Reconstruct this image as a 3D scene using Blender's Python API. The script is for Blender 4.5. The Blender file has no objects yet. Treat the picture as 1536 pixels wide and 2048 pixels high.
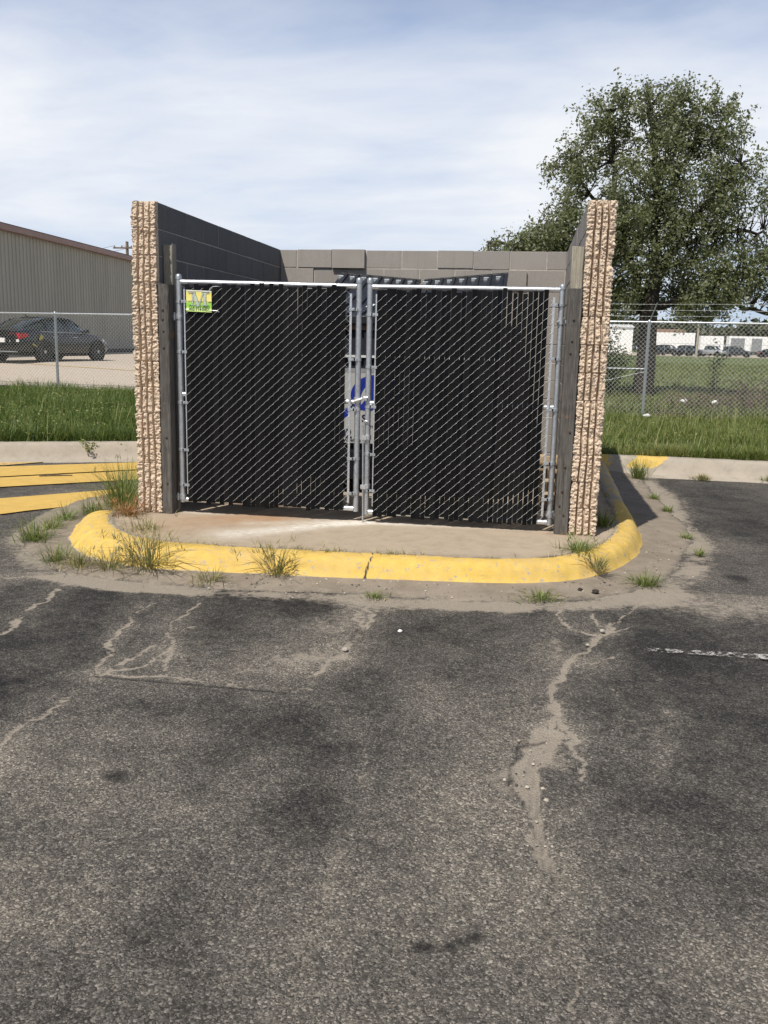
import bpy, math, random
import numpy as np
from mathutils import Vector, Matrix, noise as mnoise

random.seed(11)
rng = np.random.default_rng(11)
scn = bpy.context.scene
COL = scn.collection
PI = math.pi
ORG = {}

# ------------------------------------------------------------------ materials
class NT:
    def __init__(s, name):
        s.m = bpy.data.materials.new(name); s.m.use_nodes = True
        s.t = s.m.node_tree; s.n = s.t.nodes
        s.b = s.n['Principled BSDF']; s.out = s.n['Material Output']
        s.co = s.n.new('ShaderNodeTexCoord').outputs['Object']
    def set(s, **k):
        for a, v in k.items():
            i = s.b.inputs[a.replace('_', ' ')]
            if hasattr(v, 'is_linked'): s.t.links.new(v, i)
            else: i.default_value = (*v, 1) if isinstance(v, tuple) and len(v) == 3 else v
    def link(s, a, b): s.t.links.new(a, b)
    def val(s, sock, v):
        if hasattr(v, 'is_linked'): s.link(v, sock)
        else: sock.default_value = (*v, 1) if isinstance(v, tuple) and len(v) == 3 and sock.type == 'RGBA' else v
    def mapping(s, scale=(1, 1, 1), rot=(0, 0, 0), src=None):
        n = s.n.new('ShaderNodeMapping'); n.inputs['Scale'].default_value = scale
        n.inputs['Rotation'].default_value = rot
        s.link(src or s.co, n.inputs['Vector']); return n.outputs[0]
    def noise(s, scale, detail=4, rough=.55, src=None, dist=0):
        n = s.n.new('ShaderNodeTexNoise'); n.inputs['Scale'].default_value = scale
        n.inputs['Detail'].default_value = detail; n.inputs['Roughness'].default_value = rough
        n.inputs['Distortion'].default_value = dist
        s.link(src or s.co, n.inputs['Vector']); return n.outputs['Fac']
    def voro(s, scale, feature='F1', out='Distance', src=None, rnd=1):
        n = s.n.new('ShaderNodeTexVoronoi'); n.feature = feature; n.inputs['Scale'].default_value = scale
        n.inputs['Randomness'].default_value = rnd
        s.link(src or s.co, n.inputs['Vector']); return n.outputs[out]
    def ramp(s, fac, stops, interp='LINEAR'):
        n = s.n.new('ShaderNodeValToRGB'); n.color_ramp.interpolation = interp
        e = n.color_ramp.elements
        while len(e) < len(stops): e.new(.5)
        for i, (p, c) in enumerate(stops):
            e[i].position = p
            e[i].color = (c, c, c, 1) if isinstance(c, (int, float)) else (*c, 1)
        s.link(fac, n.inputs[0]); return n.outputs[0]
    def mix(s, fac, a, b, mode='MIX'):
        n = s.n.new('ShaderNodeMix'); n.data_type = 'RGBA'; n.blend_type = mode
        s.val(n.inputs[0], fac); s.val(n.inputs[6], a); s.val(n.inputs[7], b); return n.outputs[2]
    def math(s, op, a, b=0.0, clamp=False):
        n = s.n.new('ShaderNodeMath'); n.operation = op; n.use_clamp = clamp
        s.val(n.inputs[0], a); s.val(n.inputs[1], b); return n.outputs[0]
    def attr(s, name):
        n = s.n.new('ShaderNodeAttribute'); n.attribute_name = name; return n.outputs['Fac']
    def island(s): return s.n.new('ShaderNodeNewGeometry').outputs['Random Per Island']
    def sep(s, src=None):
        n = s.n.new('ShaderNodeSeparateXYZ'); s.link(src or s.co, n.inputs[0]); return n.outputs
    def bump(s, h, strength=.5, dist=.01):
        n = s.n.new('ShaderNodeBump'); n.inputs['Strength'].default_value = strength
        n.inputs['Distance'].default_value = dist; s.link(h, n.inputs['Height'])
        s.link(n.outputs[0], s.b.inputs['Normal'])

def m_plain(name, c, rough=.6, metal=0, var=.15, vs=8, bump=0, bs=60, spec=.5):
    t = NT(name)
    d = tuple(max(0, x*(1-var*1.6)) for x in c); l = tuple(min(1, x*(1+var)) for x in c)
    t.set(Base_Color=t.ramp(t.noise(vs, 6, .62), [(.3, d), (.7, l)]), Roughness=rough, Metallic=metal)
    t.b.inputs['Specular IOR Level'].default_value = spec
    if bump: t.bump(t.noise(bs, 5, .65), bump, .01)
    return t.m

def m_galv(name, c=(.56, .58, .60), rough=.42):
    t = NT(name)
    n = t.noise(35, 5, .7)
    t.set(Base_Color=t.ramp(n, [(.3, tuple(x*.72 for x in c)), (.75, c)]), Metallic=.75,
          Roughness=t.ramp(t.noise(60, 3), [(.3, rough-.08), (.7, rough+.12)]))
    return t.m

def m_splitface():
    t = NT('split_face_stone')
    a = t.noise(55, 8, .75); b = t.noise(9, 5, .6); c = t.noise(2.2, 4, .6)
    col = t.ramp(a, [(.25, (.37, .285, .21)), (.48, (.62, .49, .37)), (.75, (.79, .665, .52))])
    col = t.mix(t.ramp(b, [(.52, 0.), (.72, .4)]), col, (.58, .45, .31))
    col = t.mix(t.ramp(c, [(.60, 0.), (.74, .45)]), col, (.33, .25, .18))
    z = t.sep()[2]
    spots = t.ramp(t.noise(17, 4, .5), [(.66, 0.), (.72, .85)])
    col = t.mix(spots, col, (.20, .165, .14))
    t.set(Base_Color=col, Roughness=.95); t.b.inputs['Specular IOR Level'].default_value = .15
    t.bump(t.noise(85, 7, .75), .9, .008)
    return t.m

def m_block(name, base, dark):
    t = NT(name)
    i = t.island()
    col = t.ramp(i, [(0, tuple(x*.88 for x in base)), (.5, base), (1, tuple(min(1, x*1.1) for x in base))])
    col = t.mix(t.ramp(t.noise(3.2, 6, .65), [(.42, 0.), (.75, .55)]), col, dark)
    col = t.mix(.35, col, t.ramp(t.noise(160, 4, .7), [(.3, .12), (.7, .42)]))
    st = t.noise(5, 5, .6, t.mapping((3, 3, .25)))
    col = t.mix(t.ramp(st, [(.55, 0.), (.78, .4)]), col, tuple(x*.55 for x in base))
    t.set(Base_Color=col, Roughness=.93); t.b.inputs['Specular IOR Level'].default_value = .2
    t.bump(t.noise(220, 5, .75), .5, .004)
    return t.m

def m_wood(name, c1, c2, scale=1.0, rust=0):
    t = NT(name)
    g = t.noise(14*scale, 8, .7, t.mapping((6, 6, .32)), .8)
    col = t.ramp(g, [(.28, tuple(x*.45 for x in c1)), (.45, c1), (.68, c2)])
    col = t.mix(t.ramp(t.noise(2.5, 4), [(.45, 0.), (.75, .55)]), col, tuple(x*.6 for x in c1))
    if rust: col = t.mix(t.ramp(t.noise(6, 4, .6), [(.62, 0.), (.74, .7)]), col, (.30, .16, .08))
    col = t.mix(t.ramp(t.voro(5.0, src=t.mapping((1, 1, .55))), [(.05, .8), (.13, 0.)]), col, tuple(x*.35 for x in c1))
    t.set(Base_Color=col, Roughness=.9); t.b.inputs['Specular IOR Level'].default_value = .2
    t.bump(g, .7, .004)
    return t.m

def m_leaf(name, stops, trans=.25, rough=.5, tint=(.25, .35, .06), patch=None):
    t = NT(name)
    col = t.ramp(t.island(), stops)
    if patch: col = t.mix(t.ramp(t.noise(1.1, 5, .65), [(.42, 0.), (.66, .75)]), col, patch)
    t.set(Base_Color=col, Roughness=rough); t.b.inputs['Specular IOR Level'].default_value = .35
    tr = t.n.new('ShaderNodeBsdfTranslucent')
    t.link(t.mix(.5, col, tint), tr.inputs['Color'])
    mx = t.n.new('ShaderNodeMixShader'); mx.inputs[0].default_value = trans
    t.link(t.b.outputs[0], mx.inputs[1]); t.link(tr.outputs[0], mx.inputs[2]); t.link(mx.outputs[0], t.out.inputs[0])
    return t.m

def m_asphalt():
    t = NT('worn_asphalt')
    wear, dirt, dark = t.attr('wear'), t.attr('dirt'), t.attr('dark')
    def cells(sc):
        o = t.voro(sc, out='Color'); q = t.n.new('ShaderNodeSeparateColor'); t.link(o, q.inputs[0]); return q.outputs
    wob = t.n.new('ShaderNodeVectorMath'); wob.operation = 'MULTIPLY_ADD'
    nz = t.n.new('ShaderNodeTexNoise'); nz.inputs['Scale'].default_value = 60; nz.inputs['Detail'].default_value = 3; t.link(t.co, nz.inputs['Vector'])
    t.link(nz.outputs['Color'], wob.inputs[0]); wob.inputs[1].default_value = (.012, .012, .012); t.link(t.co, wob.inputs[2])
    co0 = t.co; t.co = wob.outputs[0]
    c1, c2, vd = cells(135), cells(270), t.voro(135)
    t.co = co0
    big, mid, fine = t.noise(3.5, 8, .72), t.noise(22, 9, .80), t.noise(260, 4, .75)
    T = t.math('ADD', wear, t.math('MULTIPLY', t.math('SUBTRACT', mid, .5), .85))
    T = t.math('ADD', T, t.math('MULTIPLY', t.math('SUBTRACT', big, .5), .35))
    base = t.ramp(T, [(0, (.020, .0195, .0195)), (.22, (.036, .0345, .0335)), (.42, (.080, .0745, .0675)), (.62, (.136, .125, .111)), (.82, (.200, .181, .155)), (1, (.275, .247, .207))])
    f1 = t.ramp(c1[0], [(0, .16), (.45, .34), (.72, .50), (.90, .85), (1, 1.)])
    f2 = t.ramp(c2[0], [(0, .14), (.45, .34), (.78, .56), (.94, .90), (1, 1.)])
    fac = t.mix(t.ramp(c1[1], [(.46, 0.), (.54, 1.)]), f2, f1)
    fac = t.mix(t.ramp(vd, [(.45, 0.), (.85, .4)]), fac, (.14, .14, .14))
    fac = t.mix(1.0, fac, (2.75, 2.69, 2.58), 'MULTIPLY')
    col = t.mix(1.0, base, fac, 'MULTIPLY')
    d = t.math('ADD', dirt, t.math('MULTIPLY', t.math('SUBTRACT', mid, .5), 1.5))
    d = t.math('ADD', d, t.math('MULTIPLY', t.math('SUBTRACT', fine, .5), .9))
    dm = t.math('MULTIPLY', t.ramp(d, [(.42, 0.), (.72, .92)]), t.math('MULTIPLY', dirt, 3., True))
    dust = t.ramp(t.noise(110, 6, .8), [(.3, (.24, .205, .162)), (.7, (.45, .39, .315))])
    col = t.mix(dm, col, dust)
    col = t.mix(t.math('MULTIPLY', dark, .85), col, (.012, .012, .012))
    t.set(Base_Color=col, Roughness=.9)
    t.b.inputs['Specular IOR Level'].default_value = .22
    h = t.math('ADD', t.math('MULTIPLY', vd, -.8), t.math('ADD', t.math('MULTIPLY', fine, .8), t.math('MULTIPLY', mid, 1.2)))
    t.bump(h, .9, .006)
    return t.m

def m_concrete(name, base, painted=False):
    t = NT(name)
    col = t.ramp(t.noise(7, 8, .7), [(.28, tuple(x*.72 for x in base)), (.5, base), (.75, tuple(min(1, x*1.14) for x in base))])
    col = t.mix(.3, col, t.ramp(t.noise(190, 5, .75), [(.3, tuple(x*.45 for x in base)), (.68, tuple(min(1, x*1.35) for x in base))]))
    if painted == 'pad':
        f = t.noise(5, 6, .7); g = t.noise(40, 4, .7, t.mapping((.35, 1.4, 1), (0, 0, .35)))
        ru = t.math('MULTIPLY', t.attr('rust'), t.ramp(f, [(.25, .35), (.65, 1.)]))
        col = t.mix(t.math('MULTIPLY', ru, .75), col, (.36, .19, .085))
        wh = t.math('MULTIPLY', t.attr('white'), t.ramp(g, [(.35, .15), (.6, 1.)]))
        col = t.mix(wh, col, (.78, .74, .66))
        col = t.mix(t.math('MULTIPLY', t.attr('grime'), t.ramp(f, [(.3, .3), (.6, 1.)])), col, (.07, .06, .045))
    if painted == 'gutter':
        col = t.mix(t.ramp(t.noise(4, 7, .7), [(.42, 0.), (.68, .75)]), col, (.17, .14, .105))
        col = t.mix(t.ramp(t.noise(30, 6, .75), [(.55, 0.), (.75, .5)]), col, (.36, .31, .25))
        ed = t.math('ADD', t.attr('edge'), t.math('MULTIPLY', t.math('SUBTRACT', t.noise(9, 8, .75), .5), 1.5))
        col = t.mix(t.ramp(ed, [(.55, 0.), (.85, .85)]), col, t.ramp(t.noise(130, 4, .75), [(.3, (.055, .050, .045)), (.7, (.16, .14, .115))]))
    if painted == 'yellow':
        y = t.ramp(t.noise(11, 6, .65), [(.3, (.56, .375, .085)), (.7, (.68, .47, .125))])
        y = t.mix(t.ramp(t.noise(3, 5, .7), [(.45, 0.), (.75, .55)]), y, (.50, .36, .19))
        y = t.mix(t.ramp(t.noise(75, 5, .75), [(.52, 0.), (.75, .5)]), y, (.40, .27, .09))
        y = t.mix(t.ramp(t.noise(19, 6, .7, t.mapping((.4, 1, 1))), [(.60, 0.), (.70, .55)]), y, (.34, .25, .13))
        p = t.math('SUBTRACT', t.attr('paint'), t.math('MULTIPLY', t.math('SUBTRACT', t.noise(16, 7, .75), .5), 1.1))
        chip = t.math('LESS_THAN', t.noise(24, 7, .75, t.mapping((1, 1, 1))), .600)
        col = t.mix(t.math('MULTIPLY', t.ramp(p, [(.42, 0.), (.52, 1.)]), chip), col, y)
        col = t.mix(t.ramp(t.attr('crack'), [(.3, 0.), (.7, 1.)]), col, (.05, .045, .04))
    t.set(Base_Color=col, Roughness=.9); t.b.inputs['Specular IOR Level'].default_value = .25
    t.bump(t.noise(150, 6, .75), .55, .004)
    return t.m

def m_paintline(name, c, wear=.45):
    t = NT(name)
    t.set(Base_Color=t.ramp(t.noise(9, 5), [(.3, tuple(x*.85 for x in c)), (.7, c)]), Roughness=.8)
    al = t.ramp(t.math('ADD', t.noise(26, 8, .75), t.math('MULTIPLY', t.noise(190, 3, .7), .35)), [(wear, 0.), (wear+.07, 1.)])
    t.link(al, t.b.inputs['Alpha']); t.bump(t.noise(200, 4, .7), .5, .004)
    return t.m

def m_field():
    t = NT('grass_ground')
    n = t.noise(.9, 8, .7); f = t.noise(22, 6, .75)
    col = t.ramp(f, [(.3, (.055, .075, .02)), (.55, (.115, .145, .042)), (.75, (.20, .205, .08))])
    col = t.mix(t.ramp(n, [(.5, 0.), (.75, .5)]), col, (.16, .13, .06))
    col = t.mix(t.math('MULTIPLY', t.attr('bare'), t.ramp(f, [(.3, .4), (.6, 1.)])), col, (.24, .17, .09))
    t.set(Base_Color=col, Roughness=.95); t.bump(f, 1., .05)
    return t.m

M = {}
M['asphalt'] = m_asphalt()
M['split'] = m_splitface()
M['block'] = m_block('grey_block', (.30, .262, .222), (.23, .20, .17))
M['block_shade'] = m_block('block_painted_shade', (.095, .088, .082), (.065, .06, .056))  # same grey block, with the left inner wall's shade put into the colour
M['mortar'] = m_plain('mortar', (.43, .39, .34), .95, 0, .15, 20, .4, 150)
M['pad'] = m_concrete('pad_concrete', (.40, .325, .24), 'pad')
M['kerb'] = m_concrete('kerb_concrete', (.37, .325, .265), 'yellow')
M['gutter'] = m_concrete('gutter_concrete', (.275, .23, .18), 'gutter')
M['lot'] = m_concrete('far_lot_concrete', (.47, .40, .325))
M['galv'] = m_galv('galvanised_steel')
M['galvb'] = m_galv('bright_aluminised_steel', (.74, .75, .76), .34)
M['galvd'] = m_galv('dull_galvanised_steel', (.42, .45, .47), .5)
M['wire'] = m_plain('aluminised_wire', (.74, .74, .72), .4, .35, .1, 30)
M['wirefar'] = m_plain('fence_wire', (.52, .52, .49), .55, .3, .1, 30)
def m_slat():
    t = NT('black_vinyl_slat')
    i = t.n.new('ShaderNodeObjectInfo').outputs['Random']
    k = t.math('MULTIPLY', t.math('POWER', i, 2.2), .42)
    k = t.math('ADD', k, t.math('MULTIPLY', t.ramp(t.noise(30, 4, .6, t.mapping((3, 3, .1))), [(.5, 0.), (.85, .5)]), .7), True)
    t.set(Base_Color=t.mix(k, (.0026, .0029, .0036), (.017, .0165, .0165)), Roughness=.5)
    t.b.inputs['Specular IOR Level'].default_value = .12
    t.bump(t.noise(90, 3, .5, t.mapping((4, 4, .03))), .15, .003)
    return t.m
M['slat'] = m_slat()
M['postL'] = m_wood('dark_weathered_post', (.085, .078, .070), (.17, .155, .14), 1, 1)
M['plank'] = m_wood('bleached_plank', (.29, .26, .205), (.45, .42, .345), .8)
M['pallet'] = m_wood('pallet_wood', (.42, .30, .18), (.62, .48, .32), .8)
M['lid'] = m_plain('black_lid_plastic', (.014, .015, .018), .42, 0, .35, 6, .15, 60)
M['bin'] = m_plain('dark_bin_steel', (.012, .014, .022), .5, 0, .3, 5, .2, 40)
M['brown'] = m_plain('brown_board', (.22, .14, .09), .8, 0, .2, 10)
M['sticker'] = m_plain('white_sticker', (.40, .40, .385), .5, 0, .05, 4)
M['blue'] = m_plain('blue_print', (.008, .022, .26), .5, 0, .1, 4)
M['ink'] = m_plain('dark_ink', (.012, .012, .04), .6, 0, .1, 4)
M['white'] = m_plain('white_paint', (.80, .80, .78), .5, 0, .06, 3)
M['whited'] = m_plain('dull_white_panel', (.62, .62, .60), .6, 0, .12, 3)
M['grey'] = m_plain('grey_panel', (.22, .23, .24), .6, 0, .2, 3)
M['bark'] = m_plain('dark_bark', (.040, .032, .025), .95, 0, .45, 10, 1, 30)
M['twig'] = m_plain('dead_twig', (.15, .115, .085), .95, 0, .4, 14)
M['leaf'] = m_leaf('pear_leaf', [(0, (.085, .100, .045)), (.4, (.165, .185, .088)), (.75, (.25, .262, .145)), (.93, (.36, .37, .26)), (1, (.42, .425, .33))], .46, .40, (.30, .36, .10))
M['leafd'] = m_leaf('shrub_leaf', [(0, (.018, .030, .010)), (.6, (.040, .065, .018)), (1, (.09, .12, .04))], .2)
M['far'] = m_leaf('distant_leaf', [(0, (.045, .055, .035)), (.6, (.075, .085, .05)), (1, (.13, .115, .075))], .1)
M['grassL'] = m_leaf('lush_grass', [(0, (.035, .065, .013)), (.5, (.068, .115, .022)), (.85, (.11, .165, .035)), (1, (.22, .22, .08))], .3, patch=(.15, .19, .045))
M['grassR'] = m_leaf('mown_grass', [(0, (.06, .095, .018)), (.5, (.125, .175, .036)), (.8, (.20, .235, .06)), (1, (.34, .30, .13))], .3, patch=(.25, .255, .085))
M['grassF'] = m_leaf('field_grass_blade', [(0, (.075, .10, .025)), (.5, (.14, .175, .05)), (1, (.26, .25, .11))], .3, patch=(.22, .22, .085))
M['weed'] = m_leaf('green_weed', [(0, (.07, .11, .025)), (.5, (.17, .22, .06)), (.85, (.32, .32, .12)), (1, (.44, .37, .19))], .3)
M['weeddry'] = m_leaf('dry_weed', [(0, (.13, .14, .045)), (.4, (.28, .25, .11)), (.8, (.44, .36, .19)), (1, (.55, .45, .28))], .3)
M['weedred'] = m_leaf('reddish_weed', [(0, (.24, .10, .045)), (.6, (.38, .17, .075)), (1, (.40, .28, .13))], .3)
M['clod'] = m_plain('dark_clod', (.045, .036, .028), .95, 0, .4, 40, 1, 90)
M['stone'] = m_plain('pale_pebble', (.42, .38, .32), .9, 0, .25, 40, .6, 90)
M['litter'] = m_plain('white_litter', (.78, .78, .76), .7, 0, .05, 6)
M['yline'] = m_paintline('yellow_road_paint', (.62, .405, .10), .46)
M['wline'] = m_paintline('white_road_paint', (.46, .44, .41), .665)
M['yfaint'] = m_paintline('faint_yellow_paint', (.60, .42, .17), .56)
M['seal'] = m_plain('seam_tar', (.012, .012, .012), .6, 0, .3, 40)
M['carpaint'] = m_plain('black_car_paint', (.006, .0065, .008), .22, 0, .1, 2, spec=.6)
M['cardark'] = m_plain('charcoal_car_paint', (.03, .033, .04), .3, 0, .1, 2)
M['carsilver'] = m_plain('silver_car_paint', (.42, .43, .45), .35, .4, .08, 2)
M['glass'] = m_plain('tinted_glass', (.030, .038, .036), .08, 0, .2, 1.5, spec=.8)
M['tyre'] = m_plain('tyre_rubber', (.012, .012, .012), .85, 0, .2, 20)
M['rim'] = m_plain('alloy_rim', (.50, .50, .50), .35, .6, .1, 10)
M['red'] = m_plain('red_lens', (.42, .012, .02), .2, 0, .15, 6)
M['clear'] = m_plain('clear_lens', (.75, .75, .75), .2, 0, .06, 6)
M['black'] = m_plain('black_trim', (.008, .008, .008), .7, 0, .2, 10)
M['ymark'] = m_plain('yellow_mark', (.50, .42, .08), .6, 0, .1, 6)  # yellow patches on the sedan's rear quarter panel
def m_metalwall():
    t = NT('tan_metal_siding')
    col = t.ramp(t.noise(1.2, 5, .6, t.mapping((1, 1, .15))), [(.3, (.292, .278, .232)), (.7, (.35, .335, .282))])
    t.set(Base_Color=col, Roughness=.55); return t.m
M['siding'] = m_metalwall()
M['trim'] = m_plain('brown_roof_trim', (.27, .165, .135), .5, 0, .12, 2)
M['rooft'] = m_plain('roof_sheet', (.30, .22, .19), .5, 0, .12, 2)
M['skirt'] = m_plain('dark_skirt', (.035, .035, .038), .8, 0, .2, 3)
M['polewood'] = m_plain('pole_wood', (.16, .12, .09), .9, 0, .3, 5)
M['polepale'] = m_plain('pale_pole_wood', (.42, .36, .29), .9, 0, .2, 5)
M['rust'] = m_plain('rusty_steel', (.075, .05, .036), .8, .2, .4, 30)

# ------------------------------------------------------------------ mesh helpers
def ring_dirs(t):
    t = t.normalized()
    a = Vector((0, 0, 1)) if abs(t.z) < .9 else Vector((1, 0, 0))
    u = t.cross(a).normalized(); return u, t.cross(u).normalized()

class MB:
    def __init__(s): s.v, s.f, s.mi = [], [], []
    def add(s, V, F, m=0):
        b = len(s.v); s.v += [tuple(p) for p in V]
        s.f += [tuple(i+b for i in f) for f in F]; s.mi += [m]*len(F); return s
    def box(s, x0, x1, y0, y1, z0, z1, m=0, R=None, c=None):
        V = [Vector(p) for p in ((x0,y0,z0),(x1,y0,z0),(x1,y1,z0),(x0,y1,z0),(x0,y0,z1),(x1,y0,z1),(x1,y1,z1),(x0,y1,z1))]
        if R is not None:
            c = Vector(c) if c is not None else Vector(((x0+x1)/2,(y0+y1)/2,(z0+z1)/2)); V = [R@(p-c)+c for p in V]
        return s.add(V, [(0,3,2,1),(4,5,6,7),(0,1,5,4),(1,2,6,5),(2,3,7,6),(3,0,4,7)], m)
    def hexa(s, P, m=0):
        return s.add(P, [(0,3,2,1),(4,5,6,7),(0,1,5,4),(1,2,6,5),(2,3,7,6),(3,0,4,7)], m)
    def tube(s, pts, r, n=8, m=0, cap=True):
        pts = [Vector(p) for p in pts]; rs = r if isinstance(r, (list, tuple)) else [r]*len(pts)
        V, F = [], []
        u0 = None
        for i, p in enumerate(pts):
            t = (pts[min(i+1, len(pts)-1)]-pts[max(i-1, 0)])
            if u0 is None: u0, w0 = ring_dirs(t)
            else:
                tn = t.normalized(); u0 = (u0-tn*u0.dot(tn)).normalized(); w0 = tn.cross(u0)
            for k in range(n):
                a = 2*PI*k/n; V.append(p+(u0*math.cos(a)+w0*math.sin(a))*rs[i])
        for i in range(len(pts)-1):
            for k in range(n):
                k2 = (k+1) % n; F.append((i*n+k, i*n+k2, (i+1)*n+k2, (i+1)*n+k))
        if cap: F.append(tuple(range(n-1, -1, -1))); F.append(tuple(range((len(pts)-1)*n, len(pts)*n)))
        return s.add(V, F, m)
    def lathe(s, prof, c, axis='z', n=16, m=0, cap=True):
        V, F = [], []; c = Vector(c)
        for (r, h) in prof:
            for k in range(n):
                a = 2*PI*k/n; x, y = r*math.cos(a), r*math.sin(a)
                V.append(c+(Vector((x, y, h)) if axis == 'z' else Vector((x, h, y)) if axis == 'y' else Vector((h, x, y))))
        for i in range(len(prof)-1):
            for k in range(n):
                k2 = (k+1) % n; F.append((i*n+k, i*n+k2, (i+1)*n+k2, (i+1)*n+k))
        if cap: F.append(tuple(range(n))); F.append(tuple(range((len(prof)-1)*n, len(prof)*n)))
        return s.add(V, F, m)
    def loft(s, secs, m=0, cap=True, closed=True):
        n = len(secs[0]); V = [p for q in secs for p in q]; F = []
        for i in range(len(secs)-1):
            for k in range(n if closed else n-1):
                k2 = (k+1) % n; F.append((i*n+k, i*n+k2, (i+1)*n+k2, (i+1)*n+k))
        if cap: F.append(tuple(range(n-1, -1, -1))); F.append(tuple(range((len(secs)-1)*n, len(secs)*n)))
        return s.add(V, F, m)
    def build(s, name, mats, parent=None, smooth=None, bevel=0, local=False):
        me = bpy.data.meshes.new(name)
        off = Vector((0, 0, 0)) if (parent is None or local) else ORG[parent.name]
        me.from_pydata([Vector(p)-off for p in s.v], [], s.f)
        return finish(me, name, mats, parent, smooth, bevel, s.mi)

def finish(me, name, mats, parent=None, smooth=None, bevel=0, mi=None):
    for m in (mats if isinstance(mats, (list, tuple)) else [mats]): me.materials.append(m)
    if mi and max(mi) > 0: me.polygons.foreach_set('material_index', mi)
    if smooth is not None:
        me.polygons.foreach_set('use_smooth', [True]*len(me.polygons))
        me.update(); me.set_sharp_from_angle(angle=math.radians(smooth))
    me.update()
    o = bpy.data.objects.new(name, me); COL.objects.link(o)
    if parent is not None: o.parent = parent; ORG[o.name] = ORG[parent.name]
    else: ORG[o.name] = Vector((0, 0, 0))
    if bevel:
        b = o.modifiers.new('bevel', 'BEVEL'); b.width = bevel; b.segments = 2; b.limit_method = 'ANGLE'
    return o

def np_obj(name, V, F, mats, parent=None, smooth=False, attrs=None):
    """quad mesh straight from arrays"""
    V = np.asarray(V, np.float64).reshape(-1, 3)
    if parent is not None: V = V-np.array(ORG[parent.name])
    F = np.asarray(F, np.int32).reshape(-1, 4)
    me = bpy.data.meshes.new(name)
    me.vertices.add(len(V)); me.vertices.foreach_set('co', V.astype(np.float32).ravel())
    me.loops.add(F.size); me.loops.foreach_set('vertex_index', F.ravel())
    me.polygons.add(len(F)); me.polygons.foreach_set('loop_start', np.arange(0, F.size, 4, dtype=np.int32))
    if smooth: me.polygons.foreach_set('use_smooth', np.ones(len(F), bool))
    me.update(calc_edges=True)
    for k, a in (attrs or {}).items():
        at = me.attributes.new(k, 'FLOAT', 'POINT'); at.data.foreach_set('value', np.asarray(a, np.float32).ravel())
    return finish(me, name, mats, parent)

def thing(name, label, cat, loc=(0, 0, 0), rz=0, group=None):
    o = bpy.data.objects.new(name, None); COL.objects.link(o); o.empty_display_size = .1
    o.location = loc; o.rotation_euler = (0, 0, rz); ORG[o.name] = Vector(loc)
    return tag(o, label, cat, group)
def tag(o, label=None, cat=None, group=None, kind=None):
    if label: o['label'] = label
    if cat: o['category'] = cat
    if group: o['group'] = group
    if kind: o['kind'] = kind
    return o

def vnoise(x, y, sc, seed):
    r = np.random.default_rng(seed); L = r.random((256, 256))
    X, Y = np.asarray(x)*sc, np.asarray(y)*sc
    xi, yi = np.floor(X).astype(int), np.floor(Y).astype(int); fx, fy = X-xi, Y-yi
    fx = fx*fx*(3-2*fx); fy = fy*fy*(3-2*fy)
    g = lambda a, b: L[a % 256, b % 256]
    return (g(xi, yi)*(1-fx)+g(xi+1, yi)*fx)*(1-fy)+(g(xi, yi+1)*(1-fx)+g(xi+1, yi+1)*fx)*fy
def fbm(x, y, sc, seed, o=5, gain=.55):
    s = 0; a = 1; t = 0
    for k in range(o):
        s = s+a*vnoise(x, y, sc*2.03**k, seed+k); t += a; a *= gain
    return s/t
def sstep(a, b, x):
    t = np.clip((np.asarray(x)-a)/(b-a), 0, 1); return t*t*(3-2*t)
def dpoly(x, y, pts):
    d = np.full(np.shape(x), 1e9); tt = np.zeros(np.shape(x)); n = len(pts)-1
    for i in range(n):
        ax, ay = pts[i]; bx, by = pts[i+1]; dx, dy = bx-ax, by-ay
        t = np.clip(((x-ax)*dx+(y-ay)*dy)/(dx*dx+dy*dy+1e-12), 0, 1)
        q = np.hypot(x-ax-t*dx, y-ay-t*dy); m = q < d; d = np.where(m, q, d); tt = np.where(m, (i+t)/n, tt)
    return d, tt
def inpoly(x, y, P):
    r = np.zeros(np.shape(x), bool); n = len(P)
    for i in range(n):
        x0, y0 = P[i]; x1, y1 = P[(i+1) % n]
        c = ((y0 > y) != (y1 > y)) & (x < (x1-x0)*(y-y0)/(y1-y0+1e-12)+x0); r ^= c
    return r
def catmull(P, per=10):
    P = [np.array(p, float) for p in P]; out = []
    for i in range(len(P)-1):
        p0, p1, p2, p3 = P[max(i-1, 0)], P[i], P[i+1], P[min(i+2, len(P)-1)]
        for k in range(per):
            t = k/per
            out.append(.5*(2*p1+(p2-p0)*t+(2*p0-5*p1+4*p2-p3)*t*t+(3*p1-p0-3*p2+p3)*t**3))
    out.append(P[-1]); return np.array(out)
def gridF(nx, ny):
    i = np.arange(nx-1)[None, :]+nx*np.arange(ny-1)[:, None]
    return np.stack([i, i+1, i+nx+1, i+nx], -1).reshape(-1, 4)

# ------------------------------------------------------------------ camera, sun, sky
f, pitch, roll, yaw = 1786.15, .1880, .0225, .1519
fw = Vector((-math.sin(yaw)*math.cos(pitch), math.cos(yaw)*math.cos(pitch), -math.sin(pitch)))
r0 = Vector((math.cos(yaw), math.sin(yaw), 0)); u0 = r0.cross(fw)
rr = r0*math.cos(roll)+u0*math.sin(roll); uu = -r0*math.sin(roll)+u0*math.cos(roll)
cam = bpy.data.objects.new('camera', bpy.data.cameras.new('camera')); COL.objects.link(cam)
cam.data.sensor_fit = 'VERTICAL'; cam.data.sensor_height = 24; cam.data.lens = f/2048*24
cam.data.clip_start = .05; cam.data.clip_end = 3000
mw = Matrix((( rr.x, uu.x, -fw.x, 3.0716), (rr.y, uu.y, -fw.y, -6.8014), (rr.z, uu.z, -fw.z, 1.4119), (0, 0, 0, 1)))
cam.matrix_world = mw; scn.camera = cam

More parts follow.
